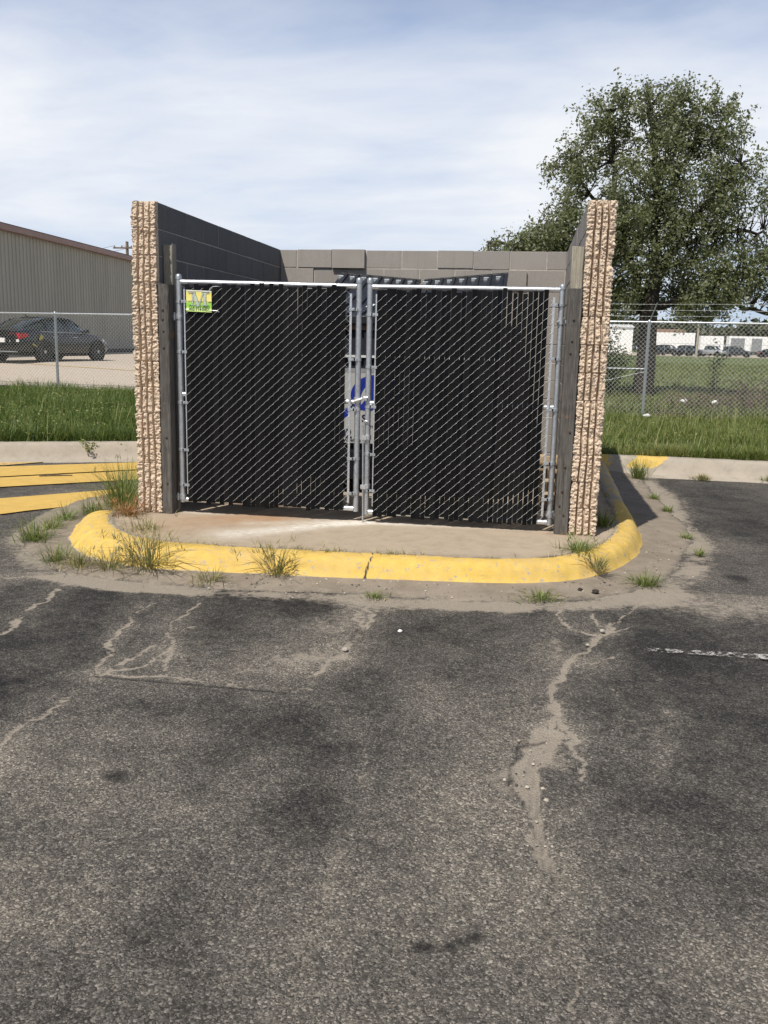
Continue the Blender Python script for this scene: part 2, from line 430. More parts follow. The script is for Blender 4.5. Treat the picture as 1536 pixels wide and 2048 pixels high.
SUN = Vector((.71, 1.66, -2.59)).normalized()
el = math.asin(-SUN.z); az = math.atan2(-SUN.x, -SUN.y)
sun = bpy.data.objects.new('sun', bpy.data.lights.new('sun', 'SUN')); COL.objects.link(sun)
sun.data.energy = 4.9; sun.data.angle = math.radians(.53); sun.data.color = (1, .955, .88)
sun.rotation_euler = SUN.to_track_quat('-Z', 'Y').to_euler(); sun.location = (-5, -12, 20)

W = bpy.data.worlds.new('World'); scn.world = W; W.use_nodes = True
wt = W.node_tree; wn = wt.nodes; bg = wn['Background']
sky = wn.new('ShaderNodeTexSky'); sky.sky_type = 'NISHITA'; sky.sun_disc = False
sky.sun_elevation = el; sky.sun_rotation = az % (2*PI); sky.air_density = 1.0; sky.dust_density = 1.2
tc = wn.new('ShaderNodeTexCoord'); sx = wn.new('ShaderNodeSeparateXYZ'); wt.links.new(tc.outputs['Generated'], sx.inputs[0])
def wm(op, a, b=0., clamp=False):
    n = wn.new('ShaderNodeMath'); n.operation = op; n.use_clamp = clamp
    for i, v in enumerate((a, b)):
        if hasattr(v, 'is_linked'): wt.links.new(v, n.inputs[i])
        else: n.inputs[i].default_value = v
    return n.outputs[0]
def wr(fac, stops):
    n = wn.new('ShaderNodeValToRGB'); e = n.color_ramp.elements
    while len(e) < len(stops): e.new(.5)
    for i, (p, c) in enumerate(stops): e[i].position = p; e[i].color = (c, c, c, 1) if not isinstance(c, tuple) else (*c, 1)
    wt.links.new(fac, n.inputs[0]); return n.outputs[0]
def wmix(fac, a, b):
    n = wn.new('ShaderNodeMix'); n.data_type = 'RGBA'
    for i, v in ((0, fac), (6, a), (7, b)):
        if hasattr(v, 'is_linked'): wt.links.new(v, n.inputs[i])
        else: n.inputs[i].default_value = (*v, 1) if isinstance(v, tuple) else v
    return n.outputs[2]
zc = wm('MAXIMUM', sx.outputs[2], 0.0)
den = wm('ADD', zc, .16)
cx = wn.new('ShaderNodeCombineXYZ')
wt.links.new(wm('DIVIDE', sx.outputs[0], den), cx.inputs[0]); wt.links.new(wm('DIVIDE', sx.outputs[1], den), cx.inputs[1])
def wnoise(scale, rot, sc, detail, rough, dist=0.):
    mp = wn.new('ShaderNodeMapping'); mp.inputs['Scale'].default_value = sc; mp.inputs['Rotation'].default_value = (0, 0, rot)
    wt.links.new(cx.outputs[0], mp.inputs[0])
    n = wn.new('ShaderNodeTexNoise'); n.inputs['Scale'].default_value = scale; n.inputs['Detail'].default_value = detail
    n.inputs['Roughness'].default_value = rough; n.inputs['Distortion'].default_value = dist
    wt.links.new(mp.outputs[0], n.inputs[0]); return n.outputs['Fac']
n1 = wnoise(1.0, .5, (.8, 1.1, 1), 6, .55, .4); n2 = wnoise(2.6, .75, (.7, 1.15, 1), 6, .52, .4)
cl = wm('ADD', wm('MULTIPLY', n1, .62), wm('MULTIPLY', n2, .38))
band = wr(zc, [(0, .30), (.06, .45), (.12, .75), (.22, .90), (.29, .60), (.36, .15), (.5, 0.), (1, 0.)])
cloud = wr(wm('ADD', cl, wm('MULTIPLY', wm('SUBTRACT', band, .5), .34)), [(.30, 0.), (.71, 1.)])
skys = wn.new('ShaderNodeVectorMath'); skys.operation = 'SCALE'; skys.inputs['Scale'].default_value = .065
wt.links.new(sky.outputs[0], skys.inputs[0])
haze = wr(zc, [(0, .85), (.10, .80), (.25, .70), (.36, .45), (.6, .1), (1, 0.)])
hcol = wr(zc, [(0, (.58, .72, .90)), (.14, (.50, .66, .94)), (.30, (.38, .55, .91)), (.5, (.2, .32, .64))])
base = wmix(haze, skys.outputs[0], hcol)
cf = wm('MULTIPLY', cloud, wr(zc, [(0, .85), (.12, 1.), (.26, 1.), (.38, .6), (.6, .25), (1, .15)]))
wt.links.new(wmix(cf, base, (.90, .925, .97)), bg.inputs['Color']); bg.inputs['Strength'].default_value = 1.0
scn.view_settings.view_transform = 'Standard'; scn.view_settings.look = 'None'
scn.view_settings.exposure = 0; scn.view_settings.gamma = 1
try:
    scn.cycles.max_bounces = 6; scn.cycles.transparent_max_bounces = 12; scn.cycles.use_denoising = True
except Exception: pass

# ------------------------------------------------------------------ shared lines on the ground
LOT = -.15
KERB_TOP = [(-.32, 4.72), (-.32, 4.2), (-.31, 2.0), (-.30, .8), (-.25, .15), (-.13, -.25), (.07, -.60), (.34, -.86), (.72, -.99), (1.4, -1.0), (2.12, -.975), (2.75, -.945), (3.15, -.86), (3.45, -.66), (3.68, -.28), (3.84, .25), (3.90, .9), (3.91, 2.0), (3.94, 3.2), (3.97, 4.45), (3.98, 4.72)]
KP = catmull(KERB_TOP, 24)
# resample evenly
_d = np.r_[0, np.cumsum(np.hypot(*np.diff(KP, axis=0).T))]; NK = 1300; _s = np.linspace(0, _d[-1], NK)
KP = np.stack([np.interp(_s, _d, KP[:, 0]), np.interp(_s, _d, KP[:, 1])], 1)
KT = np.gradient(KP, axis=0); KT /= np.linalg.norm(KT, axis=1)[:, None]
KN = np.stack([KT[:, 1], -KT[:, 0]], 1)          # outward (path runs counter-clockwise seen from above)
if KN[NK//2, 1] > 0: KN = -KN
def yk(x):   # back kerb foot line
    x = np.asarray(x, float)
    return np.where(x < -.6, 3.97+(x+1.9)*.41, np.where(x < 4., 4.50+(x+.6)*.033, 4.65-(x-4)*.045))
def fence_y(x): return 12.5-.15*x
def hgt(x, y):
    d = y-fence_y(x)
    return .05+sstep(2, -4, x)*.45*np.clip(d/6, 0, 1)+.18*np.clip(d/130, 0, 1)

# ------------------------------------------------------------------ asphalt lot
TONE = [(0.19,-2.05,0.2),(0.61,-1.95,0.15),(0.9,-1.88,0.3),(1.34,-1.78,0.15),(1.78,-1.67,0.12),(2.14,-1.59,0.3),(2.38,-1.53,0.2),(2.68,-1.46,0.45),(2.99,-1.39,0.4),(3.23,-1.33,0.2),(3.61,-1.24,0.12),(4.08,-1.13,0.15),(4.4,-1.06,0.7),(0.49,-2.56,0.2),(0.74,-2.5,0.2),(1.08,-2.42,0.35),(1.39,-2.35,0.2),(1.79,-2.26,0.35),(2.13,-2.18,0.5),(2.35,-2.13,0.3),(2.65,-2.07,0.3),(3.0,-1.99,0.35),(3.17,-1.95,0.45),(3.42,-1.89,0.3),(3.7,-1.83,0.12),(4.12,-1.73,0.2),(4.41,-1.67,0.4),(0.73,-2.97,0.25),(0.96,-2.92,0.3),(1.22,-2.87,0.35),(1.56,-2.79,0.4),(1.92,-2.71,0.6),(2.08,-2.68,0.5),(2.33,-2.62,0.4),(2.7,-2.54,0.45),(3.02,-2.47,0.4),(3.39,-2.39,0.45),(3.77,-2.31,0.15),(4.16,-2.22,0.2),(1.0,-3.42,0.3),(1.31,-3.36,0.4),(1.63,-3.29,0.35),(1.95,-3.22,0.35),(2.2,-3.17,0.3),(2.42,-3.12,0.4),(2.75,-3.05,0.6),(3.03,-2.99,0.5),(3.19,-2.96,0.45),(3.37,-2.92,0.3),(3.59,-2.87,0.3),(3.93,-2.8,0.25),(4.15,-2.75,0.25),(1.21,-3.79,0.5),(1.49,-3.73,0.5),(1.78,-3.67,0.45),(2.07,-3.61,0.4),(2.3,-3.56,0.15),(2.45,-3.53,0.35),(2.65,-3.49,0.55),(2.85,-3.45,0.5),(3.04,-3.41,0.5),(3.18,-3.38,0.6),(3.34,-3.34,0.25),(3.63,-3.29,0.6),(3.85,-3.24,0.3),(1.38,-4.08,0.55),(1.55,-4.05,0.6),(1.81,-3.99,0.5),(2.08,-3.94,0.5),(2.34,-3.89,0.35),(2.48,-3.86,0.3),(2.7,-3.82,0.6),(2.96,-3.76,0.65),(3.11,-3.73,0.55),(3.27,-3.7,0.1),(3.51,-3.65,0.3),(3.78,-3.6,0.35),(3.97,-3.56,0.4),(1.53,-4.33,0.55),(1.69,-4.3,0.65),(1.93,-4.25,0.5),(2.17,-4.2,0.5),(2.41,-4.16,0.2),(2.54,-4.13,0.15),(2.67,-4.1,0.6),(2.9,-4.06,0.65),(3.03,-4.03,0.75),(3.16,-4.01,0.75),(3.31,-3.98,0.2),(3.56,-3.93,0.25),(3.81,-3.88,0.4),(1.65,-4.54,0.65),(1.87,-4.5,0.65),(2.09,-4.45,0.5),(2.32,-4.41,0.6),(2.5,-4.38,0.5),(2.69,-4.34,0.65),(2.92,-4.29,0.6),(3.15,-4.25,0.6),(3.38,-4.2,0.4),(3.61,-4.16,0.45),(3.84,-4.11,0.5),(1.76,-4.72,0.75),(1.89,-4.69,0.85),(2.1,-4.65,0.5),(2.31,-4.61,0.45),(2.51,-4.57,0.55),(2.72,-4.53,0.6),(2.93,-4.49,0.6),(3.15,-4.45,0.6),(3.36,-4.41,0.5),(3.57,-4.37,0.5),(3.79,-4.33,0.55),(1.87,-4.91,0.6),(2.06,-4.88,0.55),(2.25,-4.84,0.45),(2.44,-4.8,0.5),(2.59,-4.78,0.65),(2.76,-4.74,0.6),(2.95,-4.71,0.55),(3.15,-4.67,0.6),(3.34,-4.64,0.5),(3.6,-4.59,0.5),(1.97,-5.08,0.6),(2.14,-5.04,0.5),(2.38,-5.0,0.45),(2.63,-4.95,0.65),(2.85,-4.91,0.6),(3.09,-4.87,0.6),(3.33,-4.82,0.55),(3.63,-4.77,0.65)]
def build_asphalt():
    xs = np.r_[-70, -40, -20, -12, -8, np.arange(-5, -1, .06), np.arange(-1, 5.6, .0125), np.arange(5.6, 8, .08), 12, 20, 40, 70]
    ys = np.r_[-70, -40, -20, -12, -8, np.arange(-6.4, -5.4, .08), np.arange(-5.4, -.9, .0125), np.arange(-.9, 1.5, .025), np.arange(1.5, 5.8, .04)]
    X, Y = np.meshgrid(xs, ys); nx, ny = len(xs), len(ys)
    n1 = fbm(X+20, Y+20, 1.3, 1); n2 = fbm(X+20, Y+20, 5, 9); n3 = fbm(X+40, Y+20, 22, 21, 3)
    wx, wy = X+(fbm(X+60, Y+60, 4, 33)-.5)*.30, Y+(fbm(X+60, Y+90, 4, 43)-.5)*.30
    def blob(cx, cy, rx, ry=None):
        ry = ry or rx; return np.exp(-(((wx-cx)/rx)**2+((wy-cy)/ry)**2))
    # tone: how far the dark top coat has worn down to pale stone, point by point
    num = np.full_like(X, .42*.02); den = np.full_like(X, .02)
    near = (X > -1.5) & (X < 6.) & (Y > -6) & (Y < -.9); xw, yw = wx[near], wy[near]; nn = np.zeros(xw.shape); dd = np.zeros(xw.shape)
    for cx, cy, v in TONE:
        g = np.exp(-(((xw-cx)/.19)**2+((yw-cy)/.24)**2)); nn += g*v; dd += g
    num[near] += nn; den[near] += dd
    wear = num/den*.92+.065+(n1-.5)*.28+(n2-.5)*.30
    for cx, cy, rx, ry, a in [(5.0,3.2,.7,.9,.2),(5.5,1.6,1,.8,.15)]: wear -= a*blob(cx, cy, rx, ry)
    dirt = np.zeros_like(X); dark = np.zeros_like(X); Z = np.full_like(X, LOT)
    for cx, cy, rx, ry, a in [(2.0,-2.65,.45,.16,.55),(2.12,-2.2,.18,.4,.5),(1.75,-2.85,.3,.10,.4),(4.45,-1.3,.55,.35,.55),(2.86,-1.45,.35,.22,.65),(1.4,-4.3,.35,.45,.30),(3.6,-3.12,.2,.2,.42),(3.3,-2.2,.25,.15,.35),(2.95,-3.95,.3,.35,.26),(2.75,-3.3,.4,.9,.20),(5.2,.3,.6,.8,.40),(4.7,2.5,.3,1.2,.45),(-.7,-.3,.4,.4,.5),(2.2,-1.75,.3,.25,.35),(1.7,-4.9,.3,.25,.25),(.55,-1.62,.34,.10,1.1),(.1,-1.5,.25,.07,.8),(.9,-1.66,.2,.07,.9),(3.25,-2.6,.10,.5,.45),(2.3,-3.9,.25,.7,.16),(1.45,-4.75,.4,.3,.3),(3.9,-1.1,.4,.25,.5)]:
        dirt += .92*a*blob(cx, cy, rx, ry)
    # dust washed against the gutter
    near = (X > -2) & (X < 6) & (Y > -2.5) & (Y < 4.6)
    gd = np.full_like(X, 9.); gd[near] = dpoly(X[near], Y[near], [tuple(p) for p in (KP+KN*.60)[::14]])[0]
    dirt += .85*np.exp(-(gd/(.11+.10*n1))**2)*(.55+.9*(n2-.2))
    dirt += .35*np.exp(-((Y-yk(X))/.35)**2)*(Y < 5)
    def crack(pts, w, a, depth=.0, jit=.07, cw=.0085):
        cxs = [p[0] for p in pts]; cys = [p[1] for p in pts]
        m = (X > min(cxs)-.3) & (X < max(cxs)+.3) & (Y > min(cys)-.3) & (Y < max(cys)+.3)
        jx = (fbm(X[m]+5, Y[m]+5, 7, 71, 6, .62)-.5)*2*jit; jy = (fbm(X[m]+55, Y[m]+5, 7, 81, 6, .62)-.5)*2*jit
        d, t = dpoly(X[m]+jx, Y[m]+jy, pts)
        ww = np.interp(t, np.linspace(0, 1, len(w)), w) if isinstance(w, (list, tuple)) else w
        fr = np.clip(fbm(X[m]+19, Y[m]+31, 4, 95, 3)*3.4-1.0, 0, 1)
        core = np.exp(-(d/(cw*(.6+1.0*fr)))**2)*(.62+.38*fr)
        halo = np.exp(-(d/(ww*(.5+1.5*fr)+.006))**2)*(.12+.26*fr)
        dirt[m] = np.maximum(dirt[m], np.maximum(core, halo)*a); Z[m] -= (depth+.003)*core
        dark[m] = np.maximum(dark[m], np.exp(-((d-.010)/.006)**2)*(1-fr)*.45)
        wear[m] += .12*np.exp(-(d/(ww*4+.02))**2)
    crack([(3.865,-1.237),(3.689,-1.643),(3.566,-1.931),(3.397,-2.314),(3.298,-2.622),(3.276,-2.94),(3.293,-3.104),(3.245,-3.318)], [.03,.045,.045,.04,.04,.04,.04,.04], 1.5, .004, .07, .012)
    crack([(3.245,-3.318),(3.184,-3.474),(3.155,-3.61),(3.152,-3.769),(3.165,-3.91),(3.185,-4.038),(3.20,-4.28)], [.05,.07,.09,.08,.07,.05,.03], 2.1, .008, .035, .038)
    # broken dark lip on the left of the long crack
    d, t = dpoly(X+(fbm(X+5, Y+5, 9, 71)-.5)*.08, Y, [(3.215,-3.36),(3.135,-3.46),(3.100,-3.62),(3.105,-3.77),(3.135,-3.92)])
    dark = np.maximum(dark, np.exp(-(d/.0075)**2)*.9)
    for pts, w in [([(3.351,-1.466),(3.319,-1.728),(3.419,-1.874)],.02),([(3.549,-1.387),(3.569,-1.719),(3.567,-1.913)],.016),
                   ([(1.165,-1.564),(1.213,-1.912),(1.198,-2.261),(1.328,-2.617),(1.341,-2.897),(1.23,-2.99),(1.162,-3.085)],.026),
                   ([(1.328,-2.617),(1.454,-2.955)],.012),([(1.2,-2.95),(1.24,-2.6),(1.33,-2.3)],.012),
                   ([(2.178,-1.812),(2.236,-2.205),(2.226,-2.496),(2.185,-2.727),(2.102,-2.947),(2.012,-3.139)],.03),
                   ([(2.321,-3.085),(2.381,-3.269),(2.497,-3.519),(2.544,-3.601),(2.544,-3.848),(2.583,-4.184)],.010),
                   ([(.261,-1.803),(.32,-2.222),(.395,-2.646)],.022),([(1.163,-3.883),(1.127,-3.61),(1.157,-3.099)],.03),
                   ([(3.538,-2.702),(3.58,-2.962),(3.533,-3.258)],.005),([(3.748,-2.669),(3.757,-3.06),(3.686,-3.411),(3.618,-3.632)],.005),
                   ([(3.463,-2.447),(3.53,-2.374),(3.596,-2.33)],.045),([(.3,-1.25),(-.1,-1.55),(-.5,-1.7)],.03),([(3.2,-4.25),(3.23,-4.6),(3.29,-5.1)],.02),([(2.58,-4.18),(2.56,-4.6),(2.6,-5.1)],.004),([(1.16,-3.9),(1.3,-4.4),(1.5,-4.8)],.03),([(2.2,-1.5),(2.25,-2.0),(2.19,-2.6)],.05),([(3.29,-3.1),(3.36,-3.45),(3.33,-3.9)],.012),
                   ([(1.16,-3.06),(1.6,-3.06),(2.2,-3.05)],.022),([(.96,-1.75),(.92,-2.2),(1.05,-2.7),(1.15,-3.05)],.012),
                   ([(3.42,-1.9),(3.5,-1.98),(3.6,-1.9),(3.75,-1.75)],.014)]:
        crack(pts, w, 1.05 if w > .011 else .62, .002, cw=.0085 if w > .011 else .005)
    d, t = dpoly(X, Y+(fbm(X+5, Y+5, 6, 72)-.5)*.02, [(1.157,-3.105),(1.671,-3.112),(2.234,-3.11)])
    dark = np.maximum(dark, np.exp(-(d/.010)**2)*sstep(1, .75, t)*.95)
    d, t = dpoly(X, Y, [(1.156,-3.09),(1.138,-2.737),(.951,-1.811)])
    dark = np.maximum(dark, np.exp(-(d/.008)**2)*.6*(n2 > .42))
    for cx, cy, r in [(2.893,-4.706,.030),(2.95,-4.689,.022),(2.98,-4.668,.020),(3.012,-4.645,.026),(.859,-3.234,.035),(.80,-3.28,.03),(1.69,-3.993,.05),(4.6,-.45,.10)]:
        dark = np.maximum(dark, np.exp(-(np.hypot(wx*.3+X*.7-cx, wy*.3+Y*.7-cy)/r)**4)*.92)
    Z = Z+(n2-.5)*.006+(n3-.5)*.003
    V = np.stack([X, Y, Z], -1)
    o = np_obj('asphalt_lot', V, gridF(nx, ny), M['asphalt'], smooth=True, attrs={'wear': np.clip(wear, 0, 1.2), 'dirt': np.clip(dirt, 0, 1.3), 'dark': np.clip(dark, 0, 1)})
    tag(o, 'worn dark asphalt car park with cracks and dusty patches', 'asphalt', kind='structure')
build_asphalt()

def strip(name, pts, z, mat, label, sub=1):
    mb = MB(); mb.add([(x, y, z) for x, y in pts], [tuple(range(len(pts)))]); o = mb.build(name, mat)
    if o.data.polygons[0].normal.z < 0: o.data.flip_normals()
    return tag(o, label, 'road marking', kind='structure')
ZP = LOT+.012
strip('parking_line', [(3.754,-2.149),(4.391,-2.117),(5.6,-2.06),(5.6,-2.14),(4.371,-2.197),(3.76,-2.202)], ZP, M['wline'], 'worn white parking line on the right of the asphalt')
strip('yellow_stripe', [(-7.0,.30),(-3.027,2.872),(-1.2,4.02),(-.40,3.80),(-1.446,3.117),(-2.599,2.181),(-6.2,-.38)], ZP, M['yline'], 'wide yellow stripe nearest the back kerb left of the enclosure')
strip('yellow_stripe', [(-6.0,-.46),(-2.559,2.117),(-1.412,3.042),(-.40,3.72),(-.40,2.96),(-1.137,2.405),(-2.208,1.551),(-5.2,-.92)], ZP, M['yline'], 'middle yellow stripe left of the enclosure')
strip('yellow_stripe', [(-4.6,-1.5),(-1.837,.953),(-.912,1.872),(-.36,2.25),(-.36,1.6),(-.829,1.25),(-.95,.83),(-1.252,.48),(-1.398,.246),(-3.9,-2.2)], ZP, M['yline'], 'yellow stripe nearest the island kerb on the left')
strip('yellow_stripe', [(-3.6,3.02),(-3.224,3.46),(-2.55,3.68),(-2.70,3.50),(-3.05,2.98)], ZP, M['yfaint'], 'faded yellow streak against the left back kerb')

# ------------------------------------------------------------------ island: gutter, kerb, pad
def sweep(name, prof, mat, noise_amp=.004, attrs=None, P=KP, N=KN, wvar=None, post=None):
    n = len(P); m = len(prof); V = np.zeros((n, m, 3))
    for j, (o, z) in enumerate(prof):
        oo = o*(wvar if wvar is not None else np.ones(n)) if j > 0 else np.full(n, o)
        V[:, j, :2] = P+N*oo[:, None]; V[:, j, 2] = z
    nz = (fbm(V[..., 0]+30, V[..., 1]+30, 9, 5)-.5)*2*noise_amp
    V[..., 2] += nz; V[..., :2] += (N[:, None, :]*nz[..., None])
    if post: post(V)
    i = (np.arange(n-1)[:, None]*m+np.arange(m-1)[None, :])
    F = np.stack([i, i+m, i+m+1, i+1], -1).reshape(-1, 4)
    a = {k: fn(V) for k, fn in (attrs or {}).items()}
    o = np_obj(name, V, F, mat, smooth=True, attrs=a)
    # make the normals face up
    nn = np.zeros(len(o.data.polygons)*3); o.data.polygons.foreach_get('normal', nn)
    if nn.reshape(-1, 3)[:, 2].mean() < 0: o.data.flip_normals()
    return o
# kerb profile drops to nothing at the left rear, where the weeds stand
kp = [(-.05, -.03), (-.02, -.002), (.0, .002), (.03, .004), (.06, .002), (.09, -.003), (.115, -.012), (.135, -.028), (.155, -.055), (.17, -.085), (.185, -.108), (.20, -.122), (.225, -.14), (.24, -.20)]
def paint_attr(V):
    p = np.ones(V.shape[:2]); p[:, 0:2] = 0; p[:, 2] = .55; p[:, -2:] = 0; p[:, -3] = .45
    y = V[:, :, 1]; x = V[:, :, 0]
    p *= np.where((x > 3.3), 1-.52*sstep(.7, 1.8, y), 1.0); p *= np.where((x < 1) & (y > .5), .2, 1.0)
    p *= 1-.30*np.clip(fbm(x+4, y+4, 2.4, 61, 4)*3-1.35, 0, 1)-.28*np.exp(-(((x-.0)/.35)**2+((y+.5)/.4)**2))
    return p
def crack_attr(V):
    x, y = V[..., 0], V[..., 1]; j = (fbm(x+3, y+3, 30, 15)-.5)*.05
    c = np.exp(-((x-2.118-.2*(V[..., 2])+j)/.008)**2)*(y < -.5)
    c = np.maximum(c, np.exp(-((x-3.80-(y-.3)*.2+j)/.012)**2)*(y < .3)*(y > -.1)*0)
    c = np.maximum(c, .8*np.exp(-((x-.30+(V[..., 2])*.6+j)/.008)**2)*(y < -.3))
    return c
kw = np.interp(np.arange(NK), np.array([0, 120, 165, 200, 240, 290, 520])*NK/520, [1.2, 1.3, 1.5, 1.55, 1.25, 1.0, 1.0])
def kerb_end(V):
    f = np.where(V[..., 0] < .3, 1-.85*sstep(-.1, .55, V[..., 1]), 1.0); V[..., 2] = -.12+(V[..., 2]+.12)*f
tag(sweep('yellow_kerb', kp, M['kerb'], .009, {'paint': paint_attr, 'crack': crack_attr}, wvar=kw, post=kerb_end), 'yellow painted kerb round the concrete pad', 'kerb', kind='structure')
gw = np.interp(np.arange(NK), np.array([0, 90, 130, 165, 200, 280, 360, 400, 430, 519])*NK/520, [1.0, 1.0, 1.50, 1.25, .95, .84, .90, 1.08, 1.05, .95])
gw = gw*(1+.22*(fbm(KP[:, 0]+8, KP[:, 1]+8, 2.2, 66, 5)-.5))
tag(sweep('gutter', [(.19, -.116), (.26, -.120), (.34, -.125), (.42, -.130), (.50, -.136), (.56, -.142), (.60, -.152), (.61, -.19)], M['gutter'], .004, {'edge': lambda V: np.tile(np.linspace(0, 1, V.shape[1])**1.5, (V.shape[0], 1))}, wvar=gw), 'dusty concrete gutter apron below the yellow kerb', 'gutter', kind='structure')

def build_pad():
    xs = np.arange(-.40, 4.1, .02); ys = np.arange(-1.1, 4.86, .02); X, Y = np.meshgrid(xs, ys)
    poly = [tuple(p) for p in (KP+KN*.015)[::8]]
    fx = (X[:-1, :-1]+X[1:, 1:])/2; fy = (Y[:-1, :-1]+Y[1:, 1:])/2
    keep = inpoly(fx, fy, poly).ravel()
    g = lambda cx, cy, rx, ry, a: a*np.exp(-(((X-cx)/rx)**2+((Y-cy)/ry)**2))
    rust = g(.95,-.02,.32,.25,.9)+g(.55,-.25,.35,.3,.5)+g(1.2,.05,.2,.15,.5)+g(.35,-.7,.3,.3,.35)+g(3.4,.02,.15,.08,.5)
    d, t = dpoly(X, Y, [(1.86,.04),(1.6,-.10),(1.3,-.36),(1.0,-.62)])
    white = np.exp(-(d/(.06+.10*t))**2)*(1.-.35*t)
    white += g(1.95,.06,.35,.06,.8)+g(2.5,.08,.5,.04,.35)+g(.5,.10,.2,.05,.5)
    d, t = dpoly(X, Y, [(1.8,0.),(1.5,-.02),(1.3,-.1),(1.0,-.2)]); white += .35*np.exp(-(d/.08)**2)
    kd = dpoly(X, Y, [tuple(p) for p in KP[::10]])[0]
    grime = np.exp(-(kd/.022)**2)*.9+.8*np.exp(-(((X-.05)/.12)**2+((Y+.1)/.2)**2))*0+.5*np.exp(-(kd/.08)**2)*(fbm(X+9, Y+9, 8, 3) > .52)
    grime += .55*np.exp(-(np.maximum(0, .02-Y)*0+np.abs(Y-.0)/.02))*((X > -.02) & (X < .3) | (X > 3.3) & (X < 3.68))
    Z = (fbm(X+7, Y+7, 2.5, 17)-.5)*.008-.002
    Z = Z-np.clip((-.01-X)/.22, 0, 1)*.10*sstep(-.1, .55, Y)
    V = np.stack([X, Y, Z], -1); F = gridF(len(xs), len(ys))[keep]
    u = np.unique(F); mp = np.full(X.size, -1); mp[u] = np.arange(len(u))
    o = np_obj('concrete_pad', V.reshape(-1, 3)[u], mp[F], M['pad'], smooth=True, attrs={'rust': np.clip(rust, 0, 1).ravel()[u], 'white': np.clip(white, 0, 1).ravel()[u], 'grime': np.clip(grime, 0, 1).ravel()[u]})
    tag(o, 'stained concrete pad under the block enclosure', 'pad', kind='structure')
build_pad()

# back kerbs
def line_kerb(name, pts, label, ypaint):
    P = catmull(pts, 30); T = np.gradient(P, axis=0); T /= np.linalg.norm(T, axis=1)[:, None]
    N = np.stack([-T[:, 1], T[:, 0]], 1)                       # towards the grass
    prof = [(-.22, LOT-.02), (-.20, LOT+.012), (0, LOT+.02), (.03, LOT+.05), (.06, -.04), (.09, .03), (.12, .058), (.16, .068), (.30, .062), (.36, .0)]
    at = {'paint': ypaint, 'crack': lambda V: np.zeros(V.shape[:2])}
    return tag(sweep(name, prof, M['kerb'], .006, at, P, N), label, 'kerb', kind='structure')
line_kerb('back_kerb', [(-12, -.17), (-8, 1.45), (-5, 2.70), (-3.34, 3.38), (-1.9, 3.97), (-.9, 4.30), (-.2, 4.45)], 'bare concrete kerb along the grass on the left', lambda V: np.zeros(V.shape[:2]))
def yp(V):
    x = V[..., 0]; s = np.exp(-((x-4.62-(V[..., 2])*1.3)/.22)**4)*.8; s[:, :4] = 0
    return s+.6*(np.exp(-((x-4.05)/.2)**4))*(V[..., 2] > -.05)
line_kerb('back_kerb', [(3.9, 4.62), (4.7, 4.62), (6, 4.57), (9, 4.43), (14, 4.2), (24, 3.75)], 'bare concrete kerb along the grass on the right', yp)

# ------------------------------------------------------------------ grass ground and far lot
def build_field():
    xs = np.unique(np.r_[-400, -250, -150, -90, -60, -40, -30, np.arange(-24, 24, .5), 30, 40, 60, 90, 150, 250, 400])
    ts = np.r_[0, .1, .3, np.arange(.6, 12, .4), np.arange(12, 40, 1.5), 45, 55, 70, 90, 120, 160, 250, 400, 700, 1200]
    X, T = np.meshgrid(xs, ts); Y = yk(X)+.26+T; Z = hgt(X, Y)+(fbm(X+500, Y+500, .5, 4)-.5)*.06*(T > .2)*(T < 60)
    dfe = np.abs(Y-fence_y(X)); bare = np.exp(-(dfe/.45)**2)*(X > 1)*.8
    o = np_obj('grass_field', np.stack([X, Y, Z], -1), gridF(len(xs), len(ts)), M['field'] if 'field' in M else M.setdefault('field', m_field()), smooth=True, attrs={'bare': bare})
    tag(o, 'rough grass ground behind the kerbs reaching the horizon', 'ground', kind='structure')
    xs = np.r_[-70, -50, np.arange(-40, 3.1, 1.)]; ts = np.r_[np.arange(.45, 14, .5), 20, 30, 45, 60]
    X, T = np.meshgrid(xs, ts); Y = fence_y(X)+T; Z = hgt(X, Y)+.03
    o = np_obj('concrete_lot', np.stack([X, Y, Z], -1), gridF(len(xs), len(ts)), M['lot'], smooth=True)
    tag(o, 'pale tan concrete yard in front of the metal warehouse', 'yard', kind='structure')
    mb = MB(); mb.add([(-60, 138, .245), (260, 148, .245), (260, 230, .26), (-60, 220, .26)], [(0, 1, 2, 3)])
    tag(mb.build('far_road', M['lot']), 'pale paved strip with parked vehicles beyond the field', 'road', kind='structure')
build_field()
def yard_line(a, b, w, label):
    a, b = np.array(a), np.array(b); n = np.array([-(b-a)[1], (b-a)[0]]); n = n/np.linalg.norm(n)*w/2
    P = []
    for t in np.linspace(0, 1, 8): P.append(a+(b-a)*t)
    V = [(*(p+s*n), float(hgt((p+s*n)[0], (p+s*n)[1]))+.04) for p in P for s in (-1, 1)]
    mb = MB(); mb.add(V, [(2*i, 2*i+1, 2*i+3, 2*i+2) for i in range(7)])
    o = mb.build('parking_line', M['yfaint'])
    if o.data.polygons[0].normal.z < 0: o.data.flip_normals()
    tag(o, label, 'road marking', kind='structure')
yard_line((-12.4, 19.7), (-7.6, 18.0), .10, 'faint yellow bay line beside the black sedan in the yard')
yard_line((-10.2, 24.5), (-5.6, 22.8), .10, 'faint yellow bay line ahead of the black sedan')

